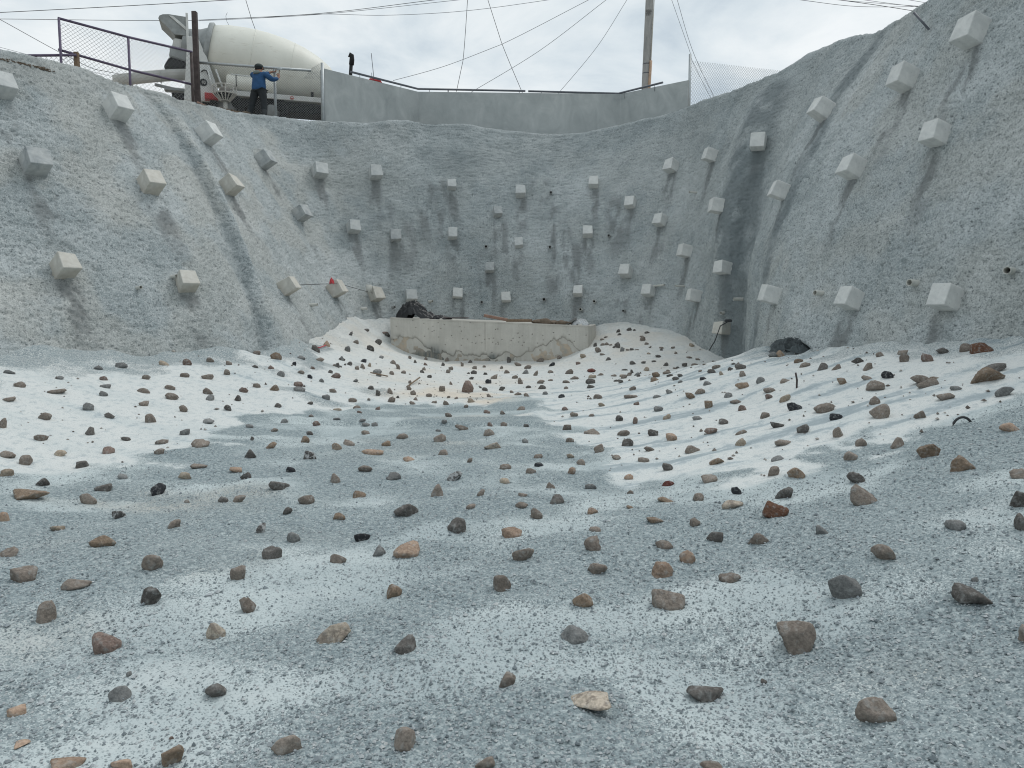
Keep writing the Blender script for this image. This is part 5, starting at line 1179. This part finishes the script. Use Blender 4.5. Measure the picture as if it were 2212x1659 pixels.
box("hopper_brace", (-.56, -.55, 2.8), (.07, .06, 1.0), M_TW, sc_, .01); prism("hopper_brace", [(-1.08, -.53, 3.17), (-.96, -.53, 3.17), (-.6, -.53, 2.88), (-.6, -.53, 2.78)], (0, .025, 0), M_TW, sc_)
# collector, rubber skirt and chute
def frust(name, a, c, mat, parent, n=4):
    bm = bmesh.new(); A_ = [bm.verts.new(p) for p in a]; C_ = [bm.verts.new(p) for p in c]
    bm.faces.new(A_); bm.faces.new(C_[::-1])
    for k in range(len(A_)): bm.faces.new((A_[k], A_[(k + 1) % len(A_)], C_[(k + 1) % len(A_)], C_[k]))
    bmesh.ops.bevel(bm, geom=list(bm.edges), offset=.03, segments=2, affect='EDGES'); bmesh.ops.recalc_face_normals(bm, faces=list(bm.faces)); return link(name, bm_mesh(name, bm), mat, parent)
def rect(x0, x1, y, z0, z1=None): z1 = z0 if z1 is None else z1; return [Vector((x0, -y, z0)), Vector((x1, -y, z1)), Vector((x1, y, z1)), Vector((x0, y, z0))]
col_ = frust("collector", rect(-.98, -.5, .42, 2.55, 2.5), rect(-1.12, -.5, .34, 1.95, 1.82), M_TW, tr)
frust("collector_band", rect(-1.08, -.48, .45, 2.30, 2.22), rect(-1.14, -.48, .45, 1.96, 1.80), M_TG, col_)
frust("rubber_skirt", rect(-1.13, -.5, .42, 1.955, 1.80), rect(-1.32, -.5, .36, 1.64, 1.66), M_BLK_, tr)
rows = []
for t in np.linspace(0, 1, 8):
    x = -.45 - 2.3 * t; y = -.1 - .35 * t; z = 1.66 - .50 * t ** 1.3
    rows.append([Vector((x, y + .24 * math.cos(a), z + .30 * math.sin(a))) for a in np.linspace(math.pi, 2 * math.pi, 11)])
ch = sheet("discharge_chute", rows, M_TW, tr, .02)
for t in (.42, .78):
    x = -.45 - 2.3 * t; y = -.1 - .35 * t; z = 1.66 - .50 * t ** 1.3; tube("chute_collar", [Vector((x, y + .262 * math.cos(a), z + .322 * math.sin(a))) for a in np.linspace(math.pi, 2 * math.pi, 13)], .02, M_TW, ch, 6)
tube("chute_strut", [(-.5, -.15, .95), (-1.6, -.3, 1.08)], .05, M_TG, tr, 8); box("chute_rest", (-.95, -.2, .98), (.75, .3, .1), M_TG, tr, .02)
# rear pedestal with its number
prism("pedestal", [(-.72, -.86, .55), (.42, -.86, .55), (.0, -.86, 1.9), (-.25, -.86, 2.5), (-.55, -.86, 2.5)], (0, .09, 0), M_TW, tr, .012)
prism("pedestal", [(-.72, .80, .55), (.42, .80, .55), (.0, .80, 1.9), (-.25, .80, 2.5), (-.55, .80, 2.5)], (0, .09, 0), M_TW, tr, .012)
tube("handle", [(-.18, -.88, 1.45), (-.1, -.92, 1.5), (-.02, -.92, 1.48), (.02, -.89, 1.38), (.08, -.88, 1.28)], .02, M_BLK_, tr, 6)
box("rear_frame", (-.45, 0, .62), (.5, 1.7, .3), M_TW, tr, .02)
bm = bmesh.new(); bmesh.ops.create_cone(bm, cap_ends=True, segments=28, radius1=.115, radius2=.115, depth=.012)
nb = link("number_plate", bm_mesh("number_plate", bm), simple("number_black", (.02, .022, .025), .5), tr); nb.location = (-.13, -.868, 1.13); nb.rotation_euler = (math.pi / 2, 0, 0)
cu = bpy.data.curves.new("t", 'FONT'); cu.body = "10"; cu.size = .13; cu.align_x = 'CENTER'; cu.align_y = 'CENTER'; cu.extrude = .003
to_ = bpy.data.objects.new("t", cu); COL.objects.link(to_); dg = bpy.context.evaluated_depsgraph_get(); tm = bpy.data.meshes.new_from_object(to_.evaluated_get(dg)); bpy.data.objects.remove(to_)
tx = link("number", tm, simple("number_white", (.75, .75, .73), .6), nb); tx.location = (0, 0, .009)
# chassis and running gear
for y in (-.42, .42): box("chassis_rail", (3.4, y, .72), (9.0, .09, .26), M_BLK_, tr, .01)
box("side_beam", (2.75, -1.06, .83), (4.3, .07, .16), M_TW, tr, .012); box("side_beam", (2.75, 1.06, .83), (4.3, .07, .16), M_TW, tr, .012)
box("mud_guard", (2.55, -.55, .55), (3.9, .9, .30), M_BLK_, tr, .03)
for x in (1.9, 2.55, 3.55, 4.55):
    if x in (2.55, 4.55):
        bm = bmesh.new(); bmesh.ops.create_cone(bm, cap_ends=True, segments=18, radius1=.058, radius2=.05, depth=.04); o = link("marker_lamp", bm_mesh("marker_lamp", bm), M_LAMP, tr); o.location = (x, -1.105, .83); o.rotation_euler = (math.pi / 2, 0, 0)
        bm = bmesh.new(); bmesh.ops.create_cone(bm, cap_ends=True, segments=14, radius1=.026, radius2=.026, depth=.05); o = link("marker_centre", bm_mesh("marker_centre", bm), M_TW, tr); o.location = (x, -1.11, .83); o.rotation_euler = (math.pi / 2, 0, 0)
box("reflector", (4.0, -1.105, .84), (.24, .02, .06), M_LAMP, tr, .004)
for x in (1.75, 3.2): box("drum_bracket", (x, -1.03, 1.0), (.09, .06, .18), M_BLK_, tr, .01)
box("front_support", (4.45, 0, 1.15), (.5, 1.9, .9), M_TW, tr, .03)
tube("water_tank", [(.55, -.86, 1.18), (.60, -.86, 1.18), (1.95, -.86, 1.14), (2.0, -.86, 1.14)], [.2, .27, .27, .2], M_CREAM, tr, 24)
for x in (.85, 1.6): tube("tank_strap", [(x, -.86 + .285 * math.cos(a), 1.165 + .285 * math.sin(a)) for a in np.linspace(0, 2 * math.pi, 25)], .014, M_BLK_, tr, 5)
tube("tank_pipe", [(.7, -1.0, 1.42), (2.0, -1.0, 1.38)], .03, M_TW, tr, 8)
tube("ladder_rail", [(.18, -.95, .75), (.02, -.95, 1.5)], .03, M_TW, tr, 8); tube("ladder_rail", [(.52, -.95, .75), (.25, -.95, 1.55)], .03, M_TW, tr, 8)
box("tool_box", (.10, -1.0, .66), (.40, .3, .2), M_RED, tr, .02); box("lamp_housing", (.5, -1.0, .64), (.34, .2, .22), M_TG, tr, .02)
bm = bmesh.new(); bmesh.ops.create_cone(bm, cap_ends=True, segments=18, radius1=.08, radius2=.07, depth=.03); o = link("rear_lamp", bm_mesh("rear_lamp", bm), M_BLK_, tr); o.location = (.5, -1.11, .65); o.rotation_euler = (math.pi / 2, 0, 0)
for x in (.55, 1.9, 6.6):
    for y in (-.9, .9):
        wo = lathe("wheel", [(-.14, .30), (-.15, .46), (-.10, .52), (.10, .52), (.15, .46), (.14, .30)], (x, y, .42), (0, 1, .0001), M_BLK_, tr, 32); lathe("rim", [(-.12, .0), (-.12, .12), (-.05, .29), (.05, .29), (.12, .12), (.12, 0)], (x, y, .42), (0, 1, .0001), M_TG, wo, 24)
# cab, mostly hidden behind the parapet
bm = bmesh.new()
prof = [(5.35, .55), (7.6, .55), (7.65, .9), (6.95, 1.0), (6.8, 1.25), (6.5, 1.4), (5.9, 1.45), (5.4, 1.43)]
cabm = prism("cab", [(x, -1.05, z) for x, z in prof], (0, 2.1, 0), M_RED, tr, .06)
M_GLASS = simple("dark_glass", (.02, .025, .03), .08, 0, .1, 3, 0, .6)
prism("windscreen", [(6.97, -.85, 1.02), (6.97, .85, 1.02), (6.83, .8, 1.22), (6.83, -.8, 1.22)], (.02, 0, .01), M_GLASS, cabm)
for y in (-1.065, 1.055): prism("side_window", [(5.75, y, .95), (6.75, y, .95), (6.5, y, 1.3), (5.75, y, 1.33)], (0, .01, 0), M_GLASS, cabm)
tube("roof_fairing", [(5.55, -.75, 1.45), (6.3, -.75, 1.45)], [.05, .03], M_RED, cabm, 8)
def tl(u, v, Y): return tr.matrix_basis.inverted() @ at(u, v, Y)
bpy.context.view_layer.update()
ex0, ex1, ex2 = tl(757, 165, 27.3), tl(759, 132, 27.3), tl(760, 121, 27.3)
ex = tube("exhaust_stack", [Vector((ex0.x, ex0.y, 1.0)), ex0, ex1], .06, M_BLK_, tr, 12); tube("exhaust_cap", [ex1 - Vector((0, 0, .12)), ex1 + Vector((.02, 0, .05)), ex2 + Vector((0, 0, 0)), ex2 + Vector((-.1, 0, .04))], .085, M_BLK_, ex, 12)
a0, a1 = tl(808, 172, 28.2), tl(802, 115, 28.2); tube("antenna", [a0 - Vector((0, 0, .5)), a0, a1], .012, M_RAIL, tr, 5); a0, a1 = tl(803, 172, 28.1), tl(803, 157, 28.1); tube("antenna", [a0 - Vector((0, 0, .4)), a1], .01, M_RAIL, tr, 5)
c0 = tl(797, 172, 28.3); c1 = tl(828, 178, 28.6)
lab(tr, "concrete mixer truck with cream drum parked on the crest behind the fence", "truck")
rt = sheet("roof_visor", [[c0 + Vector((-.15, -.2, -.35)), c0 + Vector((-.15, .2, -.35))], [c0 + Vector((0, -.2, .0)), c0 + Vector((0, .2, .0))], [c1 + Vector((-.15, -.2, .03)), c1 + Vector((-.15, .2, .03))], [c1 + Vector((.1, -.2, -.3)), c1 + Vector((.1, .2, -.3))]], M_RED, cabm, .06)

# ------------------------------------------------------------------ white wire basket on a pipe
bk = empty("wire_basket", at(487, 240, 24.9)); bo = Vector(bk.location); M_BW = simple("basket_white", (.6, .59, .55), .6, 0, .2, 9)
def ringp(cx, cz, w_, d_, n=8):
    c = at(cx, cz, 24.9) - bo; return [c + Vector((w_ * math.cos(a), d_ * math.sin(a), 0)) for a in [2 * math.pi * k / n + .39 for k in range(n)]]
t0, t1, t2 = ringp(485, 186, .36, .32), ringp(485, 203, .36, .32), ringp(486, 218, .15, .13)
segs = []
for r_ in (t0, t1, t2): segs += [[r_[k], r_[(k + 1) % 8]] for k in range(8)]
def sub(r_, m=2): return [r_[k // m].lerp(r_[(k // m + 1) % 8], (k % m) / m) for k in range(8 * m)]
s0, s1, s2 = sub(t0), sub(t1), sub(t2)
segs += [[s0[k], s1[k]] for k in range(0, 16, 2)] + [[s1[k], s2[k]] for k in range(16)]
join_tubes("cage", segs, .018, M_BW, bk, 5)
bm = bmesh.new(); R_ = [[bm.verts.new(p * 1.0 - (p - (at(486, 210, 24.9) - bo)) * .12) for p in r_] for r_ in (t1, t2)]
for k in range(8): bm.faces.new((R_[0][k], R_[0][(k + 1) % 8], R_[1][(k + 1) % 8], R_[1][k]))
bm.faces.new(R_[1]); link("liner", bm_mesh("liner", bm), M_BLK_, bk)
co, f = rock_shape(77, 3, 4); o = link("bundle", np_mesh("bundle", co * np.array([.34, .3, .3]), f), simple("cement_bundle", (.33, .31, .28), .9, 0, .3, 8, .3), bk); o.location = at(484, 197, 24.9) - bo
tube("pedestal_pipe", [Vector((0, 0, -.35)), at(487, 219, 24.9) - bo], .065, M_PVC, bk, 14)
lab(bk, "white wire cage basket standing on a short white pipe before the mixer", "basket")

# ------------------------------------------------------------------ worker
M_BLUE = simple("blue_fleece", (.03, .085, .19), .95, 0, .25, 10); M_TROU = simple("dark_grey_trousers", (.028, .033, .036), .9, 0, .35, 12); M_SKIN = simple("skin", (.30, .16, .11), .6, 0, .1)
M_CAP = simple("dark_grey_cap", (.035, .045, .045), .85, 0, .3, 12); M_HOOD = simple("grey_green_hood", (.16, .185, .175), .9, 0, .2, 10); M_BOOT = simple("muddy_boots", (.055, .06, .062), .9, 0, .35, 10)
pp0 = at(561, 252, 23.6); zf = top_z(pp0.x, pp0.y)
pe = empty("person", (pp0.x, pp0.y, zf), math.radians(-12)); 
HS = (Vector(at(561, 139, 23.6)).z - zf) / 1.70
pe.scale = (HS * 1.3, HS * 1.25, HS)
def skin(name, verts, edges, radii, mat, parent, root=0, lv=2):
    m_ = bpy.data.meshes.new(name); m_.from_pydata([Vector(v) for v in verts], edges, []); m_.update()
    o = link(name, m_, mat, parent); md = o.modifiers.new("skin", 'SKIN'); sv_ = m_.skin_vertices[0] if m_.skin_vertices else None
    if sv_ is None:
        bm = bmesh.new(); bm.from_mesh(m_); bm.verts.layers.skin.verify(); bm.to_mesh(m_); bm.free(); sv_ = m_.skin_vertices[0]
    for k, r in enumerate(radii):
        sv_.data[k].radius = (r, r) if isinstance(r, (int, float)) else r; sv_.data[k].use_root = (k == root)
    md.use_smooth_shade = True; md.branch_smoothing = .6; sb = o.modifiers.new("sub", 'SUBSURF'); sb.levels = lv; sb.render_levels = lv
    return o
# local frame: +y faces away from the camera (towards the fence), x right; weight on right leg
body_v = [(0,0,.92),(0,.01,1.12),(0,.02,1.32),(0,.0,1.44),(0,.02,1.50),(0,.045,1.58),(0,.04,1.655),
 (.11,0,.86),(.13,.02,.48),(.14,-.01,.09),(.14,.12,.04),(-.12,0,.86),(-.19,-.02,.48),(-.24,-.06,.09),(-.26,.07,.04),
 (.17,0,1.40),(.33,.08,1.22),(.38,.30,1.36),(.385,.34,1.42),(-.17,.02,1.41),(-.05,.26,1.46),(.13,.42,1.60),(.18,.45,1.63)]
body_e = [(0,1),(1,2),(2,3),(3,4),(4,5),(5,6),(0,7),(7,8),(8,9),(9,10),(0,11),(11,12),(12,13),(13,14),(3,15),(15,16),(16,17),(17,18),(3,19),(19,20),(20,21),(21,22)]
body_r = [.14,.14,.15,.11,.06,.10,.08,.10,.065,.05,.04,.10,.065,.05,.04,.07,.055,.035,.03,.07,.055,.035,.03]
bd = skin("body", body_v, body_e, body_r, M_SKIN, pe)
skin("jacket", [(0,0,.80),(0,.0,1.0),(0,.01,1.2),(0,.02,1.36),(0,.02,1.45),(.17,0,1.40),(.34,.08,1.21),(.385,.27,1.33),(-.17,.02,1.41),(-.05,.26,1.46),(.10,.39,1.58)],
     [(0,1),(1,2),(2,3),(3,4),(3,5),(5,6),(6,7),(3,8),(8,9),(9,10)], [(.20,.155),(.20,.155),(.205,.16),(.195,.14),.085,.105,.085,.055,.10,.08,.05], M_BLUE, pe)
skin("trousers", [(0,0,1.0),(.09,0,.80),(.125,.015,.50),(.14,-.01,.14),(-.11,0,.82),(-.18,-.02,.50),(-.235,-.06,.14)], [(0,1),(1,2),(2,3),(0,4),(4,5),(5,6)], [(.165,.13),.115,.088,.08,.115,.088,.08], M_TROU, pe)
for sx in ((.14, -.01), (-.24, -.06)):
    skin("boot", [(sx[0], sx[1], .30), (sx[0], sx[1], .10), (sx[0], sx[1] + .02, .045), (sx[0], sx[1] + .16, .035)], [(0, 1), (1, 2), (2, 3)], [.085, .07, .05, .045], M_BOOT, pe)
skin("hood", [(-.10,-.06,1.45),(0,-.105,1.43),(.10,-.06,1.45),(0,-.10,1.36)], [(0,1),(1,2),(1,3)], [.065,.08,.065,.05], M_HOOD, pe)
co, f = ico(3); hc = co.copy() * np.array([.108, .122, .10]); hc[:, 2] = np.where(hc[:, 2] < -.035, -.035 + (hc[:, 2] + .035) * .15, hc[:, 2]); cp = link("cap", np_mesh("cap", hc, f), M_CAP, pe); cp.location = (0, .04, 1.635)
vz = link("cap_visor", np_mesh("cap_visor", co * np.array([.07, .075, .012]), f), M_CAP, cp); vz.location = (0, .13, -.02)
link("nape_hair", np_mesh("nape_hair", co * np.array([.09, .08, .06]), f), M_BLK_, pe).location = (0, .015, 1.575)
fc = link("nose", np_mesh("nose", co * np.array([.014, .02, .022]), f), M_SKIN, pe); fc.location = (0, .15, 1.575)
for sx in (-1, 1):
    link("ear", np_mesh("ear", co * np.array([.012, .022, .032]), f), M_SKIN, pe).location = (sx * .10, .04, 1.575)
    link("eye", np_mesh("eye", co * np.array([.012, .008, .008]), f), M_BLK_, pe).location = (sx * .034, .138, 1.595)
link("mouth", np_mesh("mouth", co * np.array([.026, .008, .006]), f), simple("lips", (.25, .1, .08), .6), pe).location = (0, .135, 1.535)
def hand(w0, d, upv, side):
    d = Vector(d).normalized(); upv = Vector(upv).normalized(); s_ = d.cross(upv).normalized(); w0 = Vector(w0)
    vs = [w0, w0 + d * .06]; es = [(0, 1)]; rs = [.024, .036]
    for k in range(4):
        b0 = w0 + d * .07 + s_ * (-.03 + .02 * k); L = (.065, .078, .072, .055)[k]; i = len(vs)
        vs += [b0, b0 + d * L * .5 + upv * .008, b0 + d * L * .65 + upv * .035, b0 + d * L * .4 + upv * .055]; es += [(1, i), (i, i + 1), (i + 1, i + 2), (i + 2, i + 3)]; rs += [.010, .0095, .009, .008]
    b0 = w0 + d * .03 + s_ * side * .035; i = len(vs); vs += [b0, b0 + s_ * side * .02 + d * .03 + upv * .02, b0 + s_ * side * .008 + d * .05 + upv * .045]; es += [(1, i), (i, i + 1), (i + 1, i + 2)]; rs += [.012, .011, .009]
    return skin("hand", vs, es, rs, M_SKIN, pe, 0, 1)
hand((.385, .30, 1.385), (.05, .2, 1), (-1, .4, 0), 1); hand((.14, .43, 1.60), (.8, .5, .3), (0, 0, 1), -1)
lab(pe, "worker in blue fleece, dark trousers and cap reaching up to the fence rail", "person")
hm = empty("hammer", (0, 0, 0)); W_ = pe.matrix_basis; bpy.context.view_layer.update(); gp = pe.matrix_world @ Vector((.375, .33, 1.46)); hm.location = gp
tube("handle", [Vector((0, 0, -.06)), Vector((.03, .02, .16))], .014, M_WOOD, hm, 8); tube("head", [Vector((-.05, .02, .16)), Vector((.10, .02, .17))], .022, M_GALV, hm, 8)
lab(hm, "small hammer held upright in the worker's right hand", "hammer")
